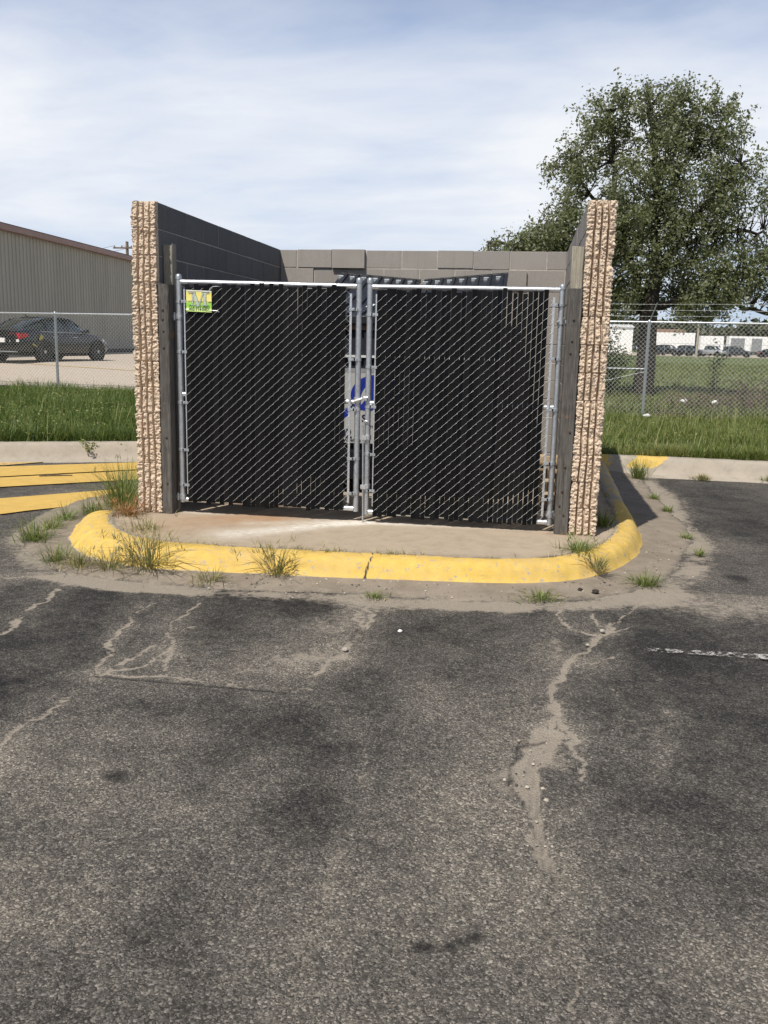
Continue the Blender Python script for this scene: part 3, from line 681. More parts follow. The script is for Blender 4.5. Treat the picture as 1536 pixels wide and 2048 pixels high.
# ------------------------------------------------------------------ grass and weeds
def leaves(P, size, r, name, mat, parent, droop=.3):
    n = len(P); az = r.uniform(0, 2*PI, n); el = r.normal(-droop, .55, n)
    D = np.stack([np.cos(az)*np.cos(el), np.sin(az)*np.cos(el), np.sin(el)], -1)
    R = r.normal(0, 1, (n, 3)); S = np.cross(D, R); S /= np.linalg.norm(S, axis=1)[:, None]+1e-9; U = np.cross(S, D)
    L = (size*r.uniform(.6, 1.35, n))[:, None]; wv = L*.26
    V = np.stack([P, P+D*L*.5+S*wv+U*L*.06, P+D*L-U*L*.12, P+D*L*.5-S*wv+U*L*.06], 1).reshape(-1, 3)
    return np_obj(name, V, (np.arange(n)[:, None]*4+np.arange(4)[None, :]), mat, parent)
def blade_arrays(px, py, pz, L, w, az, lean, curl=.5):
    n = len(px); ca, sa = np.cos(az), np.sin(az)
    V = np.zeros((n, 6, 3))
    for j, (t, ww) in enumerate(((0, 1), (.5, .8), (1, .12))):
        out = L*(lean*t+curl*lean*t*t); up = L*t*np.sqrt(np.clip(1-(lean*(1+curl)*.62*t)**2, .06, 1))
        cx, cy, cz = px+ca*out, py+sa*out, pz+up
        V[:, 2*j] = np.stack([cx-sa*w*ww, cy+ca*w*ww, cz], -1); V[:, 2*j+1] = np.stack([cx+sa*w*ww, cy-ca*w*ww, cz], -1)
    b = np.arange(n)[:, None]*6
    F = np.concatenate([b+np.array([[0, 1, 3, 2]]), b+np.array([[2, 3, 5, 4]])], 1).reshape(-1, 4)
    return V.reshape(-1, 3), F
def grass(name, label, x0, x1, n, y0f, y1f, L0, L1, w, mat, clump=.6, seed=1):
    r = np.random.default_rng(seed)
    x = r.uniform(x0, x1, n*2); y = y0f(x)+(y1f(x)-y0f(x))*r.random(n*2)
    d = fbm(x+100, y+100, 1.6, seed, 4); k = (d+r.normal(0, .10, len(d))) > (.5-.25*(1-clump)); x, y, d = x[k][:n], y[k][:n], d[k][:n]
    L = (L0+(L1-L0)*np.clip((d-.35)/.4, 0, 1))*r.uniform(.5, 1.25, len(x))
    V, F = blade_arrays(x, y, hgt(x, y)-.02, L, w*r.uniform(.6, 1.4, len(x)), r.uniform(0, 2*PI, len(x)), r.uniform(.1, .75, len(x)))
    return tag(np_obj(name, V, F, mat), label, 'grass', kind='stuff')
edge = lambda x: yk(x)+.30
def cover(label, x0, x1, n, y0f, y1f, h, size, mat, seed):
    r = np.random.default_rng(seed); x = r.uniform(x0, x1, n); y = y0f(x)+(y1f(x)-y0f(x))*r.random(n)
    k = fbm(x+70, y+70, 1.4, seed, 3)+r.normal(0, .05, n) > .5; x, y = x[k], y[k]
    o = leaves(np.stack([x, y, hgt(x, y)+h*r.uniform(.3, 1., len(x))], -1), size, r, 'ground_cover', mat, None, -.1)
    tag(o, label, 'weeds', kind='stuff')
grass('tall_grass', 'tall lush green grass behind the left kerb', -9.5, -.6, 60000, edge, lambda x: fence_y(x)+.4, .10, .34, .0055, M['grassL'], .35, 3)
grass('tall_grass', 'long grass overhanging the left kerb edge', -7, -.6, 7000, edge, lambda x: yk(x)+.75, .10, .24, .005, M['grassL'], .2, 4)
grass('lawn_grass', 'sunlit mown grass between the right kerb and the wire fence', 3.2, 10.5, 52000, edge, lambda x: fence_y(x)-.1, .06, .22, .0045, M['grassR'], .3, 5)
grass('lawn_grass', 'grass tufts hanging over the right kerb edge', 3.8, 9, 6000, edge, lambda x: yk(x)+.6, .10, .22, .0045, M['grassR'], .2, 6)
grass('field_grass', 'rough grass in the shade of the big tree beyond the fence', 2.0, 16, 26000, lambda x: fence_y(x)+.1, lambda x: fence_y(x)+10, .08, .3, .009, M['grassF'], .4, 7)
grass('field_grass', 'open sunny field grass beyond the big tree', 4, 34, 22000, lambda x: 0*x+22, lambda x: 0*x+75, .06, .22, .03, M['grassF'], .3, 8)

def clump(x, y, z, n, h, spread, mat, label, seed, lean=.55, heads=0, w=.0028, group='weed clumps round the island'):
    r = np.random.default_rng(seed)
    a = r.uniform(0, 2*PI, n); q = np.abs(r.normal(0, .5, n))*spread*.5
    px, py = x+np.cos(a)*q, y+np.sin(a)*q
    L = h*r.uniform(.35, 1.1, n); az = a+r.normal(0, .6, n)
    ln = np.clip(r.uniform(.1, 1, n)*lean*1.2, .03, .95)
    V, F = blade_arrays(px, py, np.full(n, z-.01), L, w*r.uniform(.6, 1.4, n), az, ln, .7)
    if heads:
        i = r.integers(0, n, heads)
        for k in range(5):
            hx = px[i]+np.cos(az[i])*L[i]*ln[i]*1.5; hy = py[i]+np.sin(az[i])*L[i]*ln[i]*1.5
            V2, F2 = blade_arrays(hx+r.normal(0, .012, heads), hy+r.normal(0, .012, heads), z+L[i]*.8+r.normal(0, .012, heads), np.full(heads, .05), np.full(heads, .003), r.uniform(0, 6.28, heads), np.full(heads, .6))
            F = np.r_[F, F2+len(V)]; V = np.r_[V, V2]
    o = np_obj('weed_clump', V-np.array([x, y, z]), F, mat); o.location = (x, y, z)
    return tag(o, label, 'weed', group)
G = -.135
WC = [
 (-.285, .30, -.05, 330, .50, .38, 'weed', 'tall green grass clump at the foot of the left stone pier', .7, 0),
 (-.45, .75, -.10, 200, .55, .30, 'weed', 'thin tall weeds behind the left pier clump beside the yellow stripes', .5, 20),
 (-.02, -.16, 0, 160, .16, .30, 'weedred', 'low reddish weed on the pad in front of the left pier', .8, 20),
 (.30, -.62, 0, 110, .12, .34, 'weeddry', 'low dry weed in the pad seam behind the left end of the kerb', .9, 0),
 (.60, -1.20, G, 260, .42, .36, 'weeddry', 'large dry grass clump with long stalks against the kerb front', .75, 26),
 (.36, -1.29, G, 130, .20, .34, 'weeddry', 'small dry clump in the row just left of the large kerb clump', .8, 0),
 (.12, -1.28, G, 130, .19, .30, 'weeddry', 'short dry clump midway along the left gutter row', .8, 0),
 (-.10, -1.18, G, 120, .20, .24, 'weed', 'short yellow-green clump near the left gutter corner', .8, 0),
 (-.58, -.62, G, 190, .24, .26, 'weed', 'round pale clump at the far left tip of the gutter', .85, 0),
 (-.66, -.22, G, 110, .18, .24, 'weed', 'small clump just above the left tip of the gutter', .8, 0),
 (-.72, .12, G, 120, .20, .24, 'weed', 'clump halfway between the left gutter tip and the tall pier weeds', .8, 0),
 (-.62, .42, G, 150, .26, .26, 'weed', 'leafy clump next to the yellow stripe end', .8, 0),
 (1.50, -1.21, G, 150, .30, .20, 'weeddry', 'spiky clump standing alone against the middle of the yellow kerb', .7, 26),
 (1.12, -1.44, G, 110, .12, .30, 'weeddry', 'flat dry weed on the gutter edge left of the spiky clump', .9, 0),
 (2.22, -1.53, G, 80, .07, .26, 'weed', 'low weed on the gutter edge in front of the gate gap', .9, 0),
 (3.24, -1.33, G, 150, .10, .38, 'weed', 'flat yellowish weed patch among clods on the right gutter edge', .95, 0),
 (3.93, -.82, G, 170, .16, .28, 'weed', 'bright green tuft at the right front corner of the gutter', .9, 0),
 (4.46, .17, G, 70, .12, .12, 'weed', 'small tuft at the end of the dark gutter joint', .8, 0),
 (4.47, .80, G, 60, .09, .13, 'weed', 'small flat weed on the right gutter edge beside the dusty patch', .9, 0),
 (4.50, 2.05, G, 80, .12, .16, 'weed', 'weed on the right gutter edge beyond the wall shadow tip', .8, 0),
 (4.47, 2.75, G, 90, .13, .18, 'weed', 'weed halfway up the right gutter edge', .8, 0),
 (4.48, 4.22, G, 220, .42, .30, 'weed', 'tall green weed against the right back kerb by its yellow patch', .55, 0),
 (3.74, .42, -.01, 200, .26, .22, 'weed', 'grass blades sprouting between the right pier and the kerb', .75, 0),
 (3.50, -.55, 0, 200, .15, .34, 'weed', 'weed spilling over the right front corner of the yellow kerb', .9, 8),
 (3.62, -.78, -.05, 90, .18, .18, 'weeddry', 'dry stalks hanging down the right corner of the kerb face', .9, 0),
 (5.25, 4.40, G, 260, .12, .34, 'weeddry', 'brownish dry weed strip below the right back kerb', .9, 0),
 (6.05, 4.45, G, 120, .16, .30, 'weed', 'yellow-green clump at the far right under the back kerb', .8, 0),
]
for i, (x, y, z, n, h, s, m, lab, ln, hd) in enumerate(WC):
    clump(x, y, z, n, h*(.70 if x > 2 else .85), s*(.72 if x > 2 else .85), M[m], lab, 100+i, ln, hd)
# weeds growing in the seam between pad and kerb (uncountable)
def seam():
    r = np.random.default_rng(77); i = r.integers(int(NK*.23), int(NK*.83), 2600); k = fbm(KP[i, 0]+50, KP[i, 1]+50, 3, 7)+r.normal(0, .06, len(i)) > .50; i = i[k]
    p = KP[i]-KN[i]*r.normal(.004, .016, len(i))[:, None]
    V, F = blade_arrays(p[:, 0], p[:, 1], np.full(len(i), -.01), r.uniform(.015, .065, len(i)), np.full(len(i), .0022), r.uniform(0, 6.28, len(i)), r.uniform(.3, .95, len(i)))
    tag(np_obj('seam_weeds', V, F, M['weeddry']), 'low dry weeds growing in the seam behind the yellow kerb', 'weeds', kind='stuff')
seam()
cover('broad-leaved weeds mixed through the tall left grass', -9, -.8, 30000, edge, lambda x: fence_y(x)-.3, .24, .032, M['weed'], 8)
cover('clover and weeds mixed through the right lawn', 3.4, 10, 9000, edge, lambda x: fence_y(x)-.3, .13, .035, M['weed'], 9)
grass('lawn_grass', 'scattered long pale stalks standing in the right lawn', 3.4, 10, 2600, edge, lambda x: fence_y(x)-.1, .20, .42, .0035, M['weed'], .2, 15)
grass('tall_grass', 'scattered pale stalks standing in the tall left grass', -9, -.8, 2600, edge, lambda x: fence_y(x)-.1, .25, .48, .0035, M['weed'], .2, 16)
# leafy plants on the left back kerb
def leafy(name, x, y, z, h, spread, nst, mat, label, cat, seed, leaf=.035, group=None, per=26):
    r = np.random.default_rng(seed); root = thing(name, label, cat, (x, y, z), 0, group)
    st = MB(); P = []
    for s in range(nst):
        a = r.uniform(0, 6.28); ln = r.uniform(.2, 1)*spread; hh = h*r.uniform(.5, 1)
        pts = [(x, y, z-.02), (x+math.cos(a)*ln*.5, y+math.sin(a)*ln*.5, z+hh*.6), (x+math.cos(a)*ln, y+math.sin(a)*ln, z+hh)]
        st.tube(pts, [.004*h/.3, .003*h/.3, .001*h/.3], 4)
        for k in range(per):
            t = r.uniform(.15, 1); q = np.array(pts[0])*(1-t)**2+2*t*(1-t)*np.array(pts[1])+t*t*np.array(pts[2]); P.append(q+r.normal(0, leaf*.7, 3)*np.array([1, 1, .5]))
    st.build('stem', M['twig'], root)
    leaves(np.array(P), leaf, r, 'foliage', mat, root)
    return root
leafy('leafy_weed', -2.45, 4.02, G, .26, .42, 16, M['weed'], 'bushy broad-leaved weed at the foot of the left back kerb', 'weed', 5, .032, None, 60)
leafy('leafy_weed', -1.75, 4.15, G, .24, .40, 14, M['weed'], 'sprawling leafy weed under the kerb close to the left pier', 'weed', 6, .03, None, 60)
leafy('leafy_weed', -.95, 3.6, G, .60, .30, 14, M['weeddry'], 'tall feathery weed rising beside the left pier', 'weed', 7, .03)

# ------------------------------------------------------------------ block enclosure
WD, DP, H, TH = 3.6534, 3.6092, 2.44, .195
encl = thing('block_enclosure', 'roofless grey block bin enclosure with ribbed tan stone front piers', 'enclosure', (1.83, 1.8, 0))
CH = H/12
def wall_blocks(name, ax, a0, a1, c0, c1, special=None, seed=1, first=0, mat='block'):
    """ax 'y': runs along y between a0,a1 with thickness c0..c1 in x"""
    r = random.Random(seed); mb = MB(); J = .0045
    for k in range(12):
        z0, z1 = k*CH+J, (k+1)*CH-J
        if k == 0: z0 = -.02
        s = a0-(.2032 if (k+first) % 2 else 0)
        while s < a1-.02:
            e = s+.4064; p0, p1 = max(s+J, a0), min(e-J, a1)
            if p1-p0 > .03:
                dx = r.uniform(-.0025, .0025); dz = 0; q0, q1 = z0, z1; d0 = dx
                if special:
                    sp = special(k, (p0+p1)/2)
                    if sp: d0 += sp[0]; q0 += sp[1]; q1 += sp[2]; p0 += sp[3]; p1 += sp[4]
                if ax == 'y': mb.box(c0+dx, c1+d0, p0, p1, q0, q1)
                else: mb.box(p0, p1, c0+d0, c1+dx, q0, q1)
            s = e
    o = mb.build(name, M[mat], encl, bevel=.004)
    mo = MB()
    if ax == 'y': mo.box(c0+.005, c1-.004, a0+.002, a1-.002, -.02, H-.012)
    else: mo.box(a0+.002, a1-.002, c0+.004, c1-.005, -.02, H-.012)
    mo.build('mortar', M['mortar'], o)
    return o
wall_blocks('side_wall', 'y', .062, DP+.19, .02, TH, seed=3, mat='block_shade')
wall_blocks('side_wall', 'y', .062, DP+.19, WD-TH, WD-.02, seed=4)
def sp_back(k, m):
    if k == 11:
        if .82 < m < 1.23: return (-.045, -.008, .006, .004, -.012)
        if .41 < m < .82: return (-.016, -.002, .004, .002, .004)
        if m < .41: return (-.002, 0, 0, 0, -.008)
        if 2.43 < m < 2.84: return (-.004, -.003, 0, 0, 0)
        if 2.0 < m < 2.43: return (-.006, .006, .004, 0, .0)
    if k == 10:
        if 2.6 < m < 3.05: return (-.030, -.002, -.004, 0, -.004)
        if .15 < m < .6: return (-.012, 0, 0, 0, -.006)
        if 2.2 < m < 2.6: return (.0, 0, -.004, 0, 0)
    return None
wall_blocks('back_wall', 'x', TH-.0, WD-TH, DP, DP+.19, sp_back, 5, 0)

def pier(name, xin, xout, seed):
    """rough ribbed split face: across the front, round the outer corner, back along the outer face"""
    sg = 1 if xout > xin else -1; w = abs(xout-xin)
    # across parameter s: inner return, front, outer side
    s1 = np.linspace(0, .06, 8)[:-1]; s2 = np.linspace(.06, .06+w, 110)[:-1]; s3 = np.r_[np.linspace(.06+w, .06+w+.25, 40)[:-1], np.linspace(.06+w+.25, .06+w+3.75, 180)]
    S = np.r_[s1, s2, s3]; Zs = np.linspace(-.02, H, 620); SS, ZZ = np.meshgrid(S, Zs)
    r = np.random.default_rng(seed); course = np.clip((ZZ/CH).astype(int), 0, 11)
    jit = r.normal(0, .0022, (12, 8)); lean = r.normal(0, .0032, (12, 8)); wid = r.uniform(.0052, .0082, (12, 8)); chip = r.normal(0, .006, 12)
    fz = ZZ/CH-course
    # shared rough displacement
    P3 = np.stack([SS, ZZ], -1)
    rdg = lambda sc, sd, o: 1-np.abs(fbm(SS+seed, ZZ+9, sc, sd, o, .7)-.5)*4
    rough = (fbm(SS*1+seed, ZZ+3, 9, seed, 3)-.5)*.016+(rdg(20, seed+9, 3)-.4)*.013+(fbm(SS+seed, ZZ*1.6+9, 52, seed+19, 3, .7)-.5)*.026
    big = fbm(SS*.5+seed, ZZ+3, 5, seed+30, 3); rough -= np.clip(big-.62, 0, 1)*.09
    groove = np.zeros_like(SS); per = w/4
    uf = SS-.06
    for g in range(1, 4):
        gc = g*per+jit[course, g]+lean[course, g]*(fz-.5)*2
        groove = np.maximum(groove, np.exp(-((uf-gc)/(wid[course, g]+.0010))**6))
    us = SS-.06-w
    for g in range(1, 72):
        gc = g*.0505-.002; m = (us > gc-.03) & (us < gc+.03)
        groove = np.where(m, np.maximum(groove, np.exp(-((us-gc)/.0085)**4)), groove)
    joint = np.exp(-((fz*CH)/.0040)**2)+np.exp(-(((1-fz)*CH)/.0035)**2)
    disp = rough*(1-groove)-groove*.046-joint*.014*(1-groove)+chip[course]*.25
    edge_f = sstep(0, .03, SS)                      # inner return stays flatter
    disp = disp*(.25+.75*edge_f)
    inn = SS <= .06; fr = (SS > .06) & (SS <= .06+w); out = SS > .06+w
    # rounded corner directions
    bl = sstep(-.012, .012, SS-.06-w)
    nx = sg*bl; ny = -(1-bl); ln = np.hypot(nx, ny); nx, ny = nx/ln, ny/ln
    b0 = sstep(.012, -.004, SS-.06); nx = nx*(1-b0)-sg*b0*.7
    X = np.where(inn, xin, np.where(fr, xin+sg*uf, xout)); Y = np.where(inn, .06-SS, np.where(fr, 0, us))
    X = X+nx*disp+np.where(out, 0, 0); Y = Y+ny*disp+.004
    top = sstep(H-.02, H, ZZ)*.004
    V = np.stack([X, Y+top, ZZ+0*X], -1); nxn, nyn = len(S), len(Zs)
    F = gridF(nxn, nyn)
    # top cap back to the wall plane
    rowt = V[-1].copy(); capin = rowt.copy(); capin[:, 2] = H
    capin[:, 1] = np.where(S <= .06+w, .075, capin[:, 1]); capin[:, 0] = np.where(S > .06+w, xout-sg*.05, capin[:, 0])
    b = V.reshape(-1, 3); k0 = (nyn-1)*nxn; k1 = len(b)
    b = np.r_[b, capin]; i = np.arange(nxn-1)
    F = np.r_[F, np.stack([k0+i, k0+i+1, k1+i+1, k1+i], -1)]
    if sg < 0: F = F[:, ::-1]
    return np_obj(name, b, F, M['split'], encl, smooth=True)
pier('stone_pier', TH, 0.0, 41); pier('stone_pier', WD-TH, WD, 57)

# ------------------------------------------------------------------ wooden posts and planks
def wood_piece(name, x0, x1, y0, y1, z0, z1, mat, label, seed, lean=0, topcut=0, holes=()):
    r = np.random.default_rng(seed); mb = MB(); n = 40; secs = []
    for k in range(n+1):
        t = k/n; z = z0+(z1-z0)*t; dx = lean*t; j = lambda: r.normal(0, .0008); c = .006
        tz = [(topcut*r.uniform(-1, 1) if k == n else 0) for _ in range(8)]
        P = [(x0+c, y0), (x1-c, y0), (x1, y0+c), (x1, y1-c), (x1-c, y1), (x0+c, y1), (x0, y1-c), (x0, y0+c)]
        secs.append([(p[0]+dx+j(), p[1]+j(), z+tz[i]) for i, p in enumerate(P)])
    mb.loft(secs)
    root = thing(name, label, 'post' if 'post' in name else 'plank', ((x0+x1)/2, (y0+y1)/2, z0))
    mb.build('timber', mat, root)
    for (hx, hz) in holes:
        b = MB(); b.lathe([(.009, 0), (.009, -.006), (.005, -.009)], (hx, y0, hz), 'y', 8); b.build('bolt', M['rust'], root, 40)
    return root
wood_piece('wooden_post', .203, .287, .0, .135, -.005, 1.818, M['postL'], 'dark weathered timber post beside the left stone pier', 1, .004, .002, [(.243, 1.62), (.240, 1.55), (.245, 1.46), (.243, 1.33), (.248, .25), (.25, .62)])
wood_piece('weathered_plank', .197, .272, .142, .235, 0, 2.128, M['plank'], 'bleached cracked plank rising behind the dark left post', 2, 0, .012)
wood_piece('wooden_post', 3.347, 3.451, -.005, .135, -.003, 1.826, M['postL'], 'dark weathered timber post beside the right stone pier', 3, .003, .002, [(3.40, 1.60), (3.395, 1.45), (3.39, 1.36), (3.42, .78), (3.39, .33), (3.375, .22), (3.41, .15), (3.40, .52)])
wood_piece('weathered_plank', 3.366, 3.452, .142, .20, 0, 2.135, M['plank'], 'bleached plank rising behind the dark right post', 4, 0, .006)

# ------------------------------------------------------------------ gates
GY = .09
def zigzag(x0, n, w, Hd, z0f, z1f, y, d, r, name, mat, parent, ov=.003, knuckle=True):
    V, F = [], []; base = 0
    for i in range(n):
        xa, xb = x0+i*w-ov, x0+(i+1)*w+ov; z0, z1 = z0f(xa), z1f(xa)
        m = int((z1-z0)/Hd*2); pts = []
        for k in range(m+1):
            z = z0+k*Hd/2; L = (k+i) % 2 == 0
            xc = xa if L else xb
            pts.append((xc, y, z))
            if k < m:
                nxv = xb if L else xa; s = -d if L else d
                for t in (.14, .86): pts.append((xc+(nxv-xc)*t, y+s, z+Hd/2*t))
        pts = np.array(pts); c = len(pts)
        ring = np.array([(1.25*r, 0, 0), (0, -r, 0), (-1.25*r, 0, 0), (0, r, 0)])
        V.append((pts[:, None, :]+ring[None]).reshape(-1, 3))
        a = np.arange(c-1)[:, None]*4+np.arange(4)[None]; b = np.arange(c-1)[:, None]*4+(np.arange(4)[None]+1) % 4
        F.append(np.stack([a, b, b+4, a+4], -1).reshape(-1, 4)+base); base += c*4
    return np_obj(name, np.concatenate(V), np.concatenate(F), mat, parent)

def gate(label, xh, xl, ztop_h, ztop_l, zb_h, zb_l, seed, slat0, slat1, bandsH, bandsL, hinges, hinge_to, stub):
    r = random.Random(seed); sg = 1 if xl > xh else -1
    g = thing('chain_link_gate', label, 'gate', (xh, GY, 0), 0, 'pair of slatted chain link gates')
    R_ = .0225
    ramp = lambda a, b: (lambda x: a+(b-a)*(x-xh)/(xl-xh))
    rail_t = ramp(1.841, 1.824) if sg > 0 else ramp(1.818, 1.822)
    rail_b = ramp(zb_h+.022, zb_l+.022)
    for (x, zt, zb) in ((xh, ztop_h, zb_h), (xl, ztop_l, zb_l)):
        u = MB(); u.tube([(x, GY, zb), (x, GY, zt-.02)], R_, 14); uo = u.build('upright', M['galv'], g, 40)
        c = MB(); c.lathe([(.026, -.035), (.026, -.012), (.022, 0), (.012, .008), (.001, .010)], (x, GY, zt-.008), 'z', 14); c.build('post_cap', M['galvd'], uo, 50)
    a, b = min(xh, xl)+.018, max(xh, xl)-.018
    t = MB(); t.tube([(a, GY, rail_t(a)), (b, GY, rail_t(b))], .0205, 14); t.build('top_rail', M['galvb'], g, 40)
    t = MB(); t.tube([(a, GY, rail_b(a)), (b, GY, rail_b(b))], .0205, 14); t.build('bottom_rail', M['galvb'], g, 40)
    zm = ramp(stub[0], stub[1]); t = MB(); t.tube([(a, GY, zm(a)), (b, GY, zm(b))], .019, 14); t.build('middle_rail', M['galvb'], g, 40)
    for (x, s) in ((xh, sg), (xl, -sg)):
        xb = x+s*.058; u = MB(); u.box(xb-.0085, xb+.0085, GY-.033, GY-.027, rail_b(x)+.05, rail_t(x)-.055); u.build('tension_bar', M['galvb'], g)
        for z in (bandsH if x == xh else bandsL):
            u = MB(); u.lathe([(.0245, -.011), (.0265, -.011), (.0265, .011), (.0245, .011)], (x, GY, z), 'z', 14)
            u.box(min(x+s*.018, xb+s*.012), max(x+s*.018, xb+s*.012), GY-.0385, GY-.0345, z-.011, z+.011)
            u.box(min(x+s*.005, x+s*.028), max(x+s*.005, x+s*.028), GY-.0385, GY-.012, z-.0105, z+.0105)
            u.lathe([(.006, -.046), (.006, -.038), (.008, -.0375)], (x+s*.040, GY, z), 'y', 8)
            u.build('tension_band', M['galv'], g, 40)
    for z in hinges:
        u = MB(); u.lathe([(.025, -.022), (.029, -.022), (.029, .022), (.025, .022)], (xh, GY, z), 'z', 14)
        u.box(min(xh, hinge_to), max(xh, hinge_to), GY-.006, GY+.006, z-.012, z+.012)
        u.lathe([(.011, -.03), (.011, .03)], (hinge_to+sg*.018, GY, z), 'z', 8)
        u.lathe([(.009, -.045), (.009, -.02)], (xh+sg*.022, GY, z), 'y', 8); u.build('hinge', M['galv'], g, 40)
    # fabric
    w, Hd = .038, .070; yF = GY-.033
    n = int(round((abs(xl-xh)-.116)/w)); x0 = min(xh, xl)+.058; w = (abs(xl-xh)-.116)/n
    zigzag(x0, n, w, Hd, lambda x: rail_b(x)+.008, lambda x: rail_t(x)-.028, yF, .0072, .00118, 'wire_mesh', M['wire'], g)
    # slats, one per wire column
    for i in range(n):
        xc = x0+(i+.5)*w
        if xc < slat0 or xc > slat1: continue
        hw = .0184 if sg > 0 or xc < 2.80 else .0170
        if r.random() < .14: hw -= .0016
        z0 = rail_b(xc)-.012+r.uniform(-.022, .012); z1 = rail_t(xc)-.012+r.choice((r.uniform(-.015, .0), r.uniform(-.03, .022)))
        tl = r.normalvariate(0, .0010); y = yF+r.uniform(-.0012, .0012)
        mb = MB(); P = []
        for (z, o) in ((z0, -tl), (z1, tl)):
            P += [(xc+o-hw, y-.0015, z), (xc+o+hw, y-.0015, z), (xc+o+hw, y+.0018, z), (xc+o-hw, y+.0018, z)]
        mb.hexa(P); mb.build('slat', M['slat'], g)
    return g, rail_t, rail_b
gL, rtL, rbL = gate('left slatted chain link gate with the yellow sign', .345, 1.788, 1.902, 1.890, .086, .080, 21, .40, 1.69,
   [1.69, 1.30, .90, .52, .233], [1.652, 1.275, .889, .504, .228], [1.575, .129], .285, (.966, .948))
gR, rtR, rbR = gate('right slatted chain link gate with the drop rod', 3.310, 1.872, 1.862, 1.890, .048, .060, 22, 1.93, 3.222,
   [1.709, 1.316, .937, .531, .253], [1.616, 1.22, .916, .544, .257], [1.59, .132], 3.352, (.955, .943))
# fork latch on the left upright, drop rod on the right one
u = MB(); u.lathe([(.025, -.02), (.030, -.02), (.030, .02), (.025, .02)], (1.788, GY, .965), 'z', 14)
u.tube([(1.765, GY-.035, .955), (1.80, GY-.04, .965), (1.85, GY-.042, .985), (1.875, GY-.04, .988)], .011, 8)
u.box(1.852, 1.868, GY-.05, GY-.03, .965, 1.005); u.lathe([(.010, -.06), (.010, -.03)], (1.842, GY, .982), 'y', 8)
u.build('fork_latch', M['galvb'], gL, 40)
u = MB(); xr = 1.842
u.tube([(1.878, GY-.035, .80), (1.862, GY-.035, .806), (1.850, GY-.035, .80), (xr+.002, GY-.035, .785), (xr, GY-.035, .76), (xr+.006, GY-.034, .3), (xr+.010, GY-.032, .004)], .0065, 8)
u.build('drop_rod', M['galv'], gR, 50)
for z in (.674, .285):
    u = MB(); u.lathe([(.025, -.02), (.029, -.02), (.029, .02), (.025, .02)], (1.872, GY, z), 'z', 14)
    u.box(xr-.012, 1.872, GY-.045, GY-.028, z-.017, z+.017); u.lathe([(.010, -.055), (.010, -.03)], (1.885, GY, z), 'y', 8)
    u.build('rod_guide', M['galvb'], gR, 40)

# ------------------------------------------------------------------ sign with lettering
def text_geo(body, size, bold=0):
    cu = bpy.data.curves.new('t', 'FONT'); cu.body = body; cu.size = size; cu.align_x = 'CENTER'; cu.offset = bold
    ob = bpy.data.objects.new('t', cu); COL.objects.link(ob)
    me = ob.to_mesh(); V = [tuple(v.co) for v in me.vertices]; F = [tuple(p.vertices) for p in me.polygons]; ob.to_mesh_clear()
    bpy.data.objects.remove(ob); bpy.data.curves.remove(cu); return V, F
def put_text(name, body, size, x, y, z, mat, parent, bold=0, sx=1, th=.0012, shear=0):
    V, F = text_geo(body, size, bold); mb = MB()
    mb.add([(x+vx*sx, y, z+vy-shear*vx) for vx, vy, _ in V], F)
    o = mb.build(name, mat, parent); return o
sx0, sx1, sz0, sz1 = .423, .630, 1.612, 1.775; sy = GY-.052; tilt = .030
sign = thing('gate_sign', 'small yellow and green sign with a large M wired to the left gate', 'sign', (.526, sy, 1.69))
tz = lambda x: -(x-.526)*tilt
def quad_plate(mb, x0, x1, z0, z1, y, th=.0025):
    P = []
    for (yy) in (y-th/2, y+th/2): P += [(x0, yy, z0+tz(x0)), (x1, yy, z0+tz(x1)), (x1, yy, z1+tz(x1)), (x0, yy, z1+tz(x0))]
    mb.add(P, [(0, 1, 2, 3), (7, 6, 5, 4), (0, 4, 5, 1), (1, 5, 6, 2), (2, 6, 7, 3), (3, 7, 4, 0)])
def sign_mat():
    t = NT('sign_print'); z = t.math('ADD', t.sep()[2], t.math('MULTIPLY', t.sep()[0], tilt))
    v = t.math('DIVIDE', t.math('ADD', z, .0815), .163)
    col = t.ramp(v, [(0, (.55, .75, .22)), (.13, (.60, .78, .25)), (.27, (.25, .55, .05)), (.44, (.33, .62, .08)), (.455, (.80, .74, .25)), (.70, (.80, .70, .20)), (.90, (.78, .66, .14)), (1, (.85, .83, .5))])
    hed = t.math('MULTIPLY', t.ramp(v, [(.44, 0.), (.46, 1.), (.50, 1.), (.55, 0.)]), t.ramp(t.noise(60, 4, .7), [(.38, 0.), (.55, 1.)]))
    t.set(Base_Color=t.mix(hed, col, (.10, .14, .02)), Roughness=.45); return t.m
mb = MB(); quad_plate(mb, sx0, sx1, sz0, sz1, sy); mb.build('panel', sign_mat(), sign)
mb = MB(); quad_plate(mb, sx0, sx1, sz1-.007, sz1-.001, sy-.003); mb.build('top_edge', M['white'], sign)
MS = m_plain('silver_letter', (.55, .60, .52), .35, .2, .3, 90); MSD = m_plain('letter_outline', (.10, .13, .06), .6)
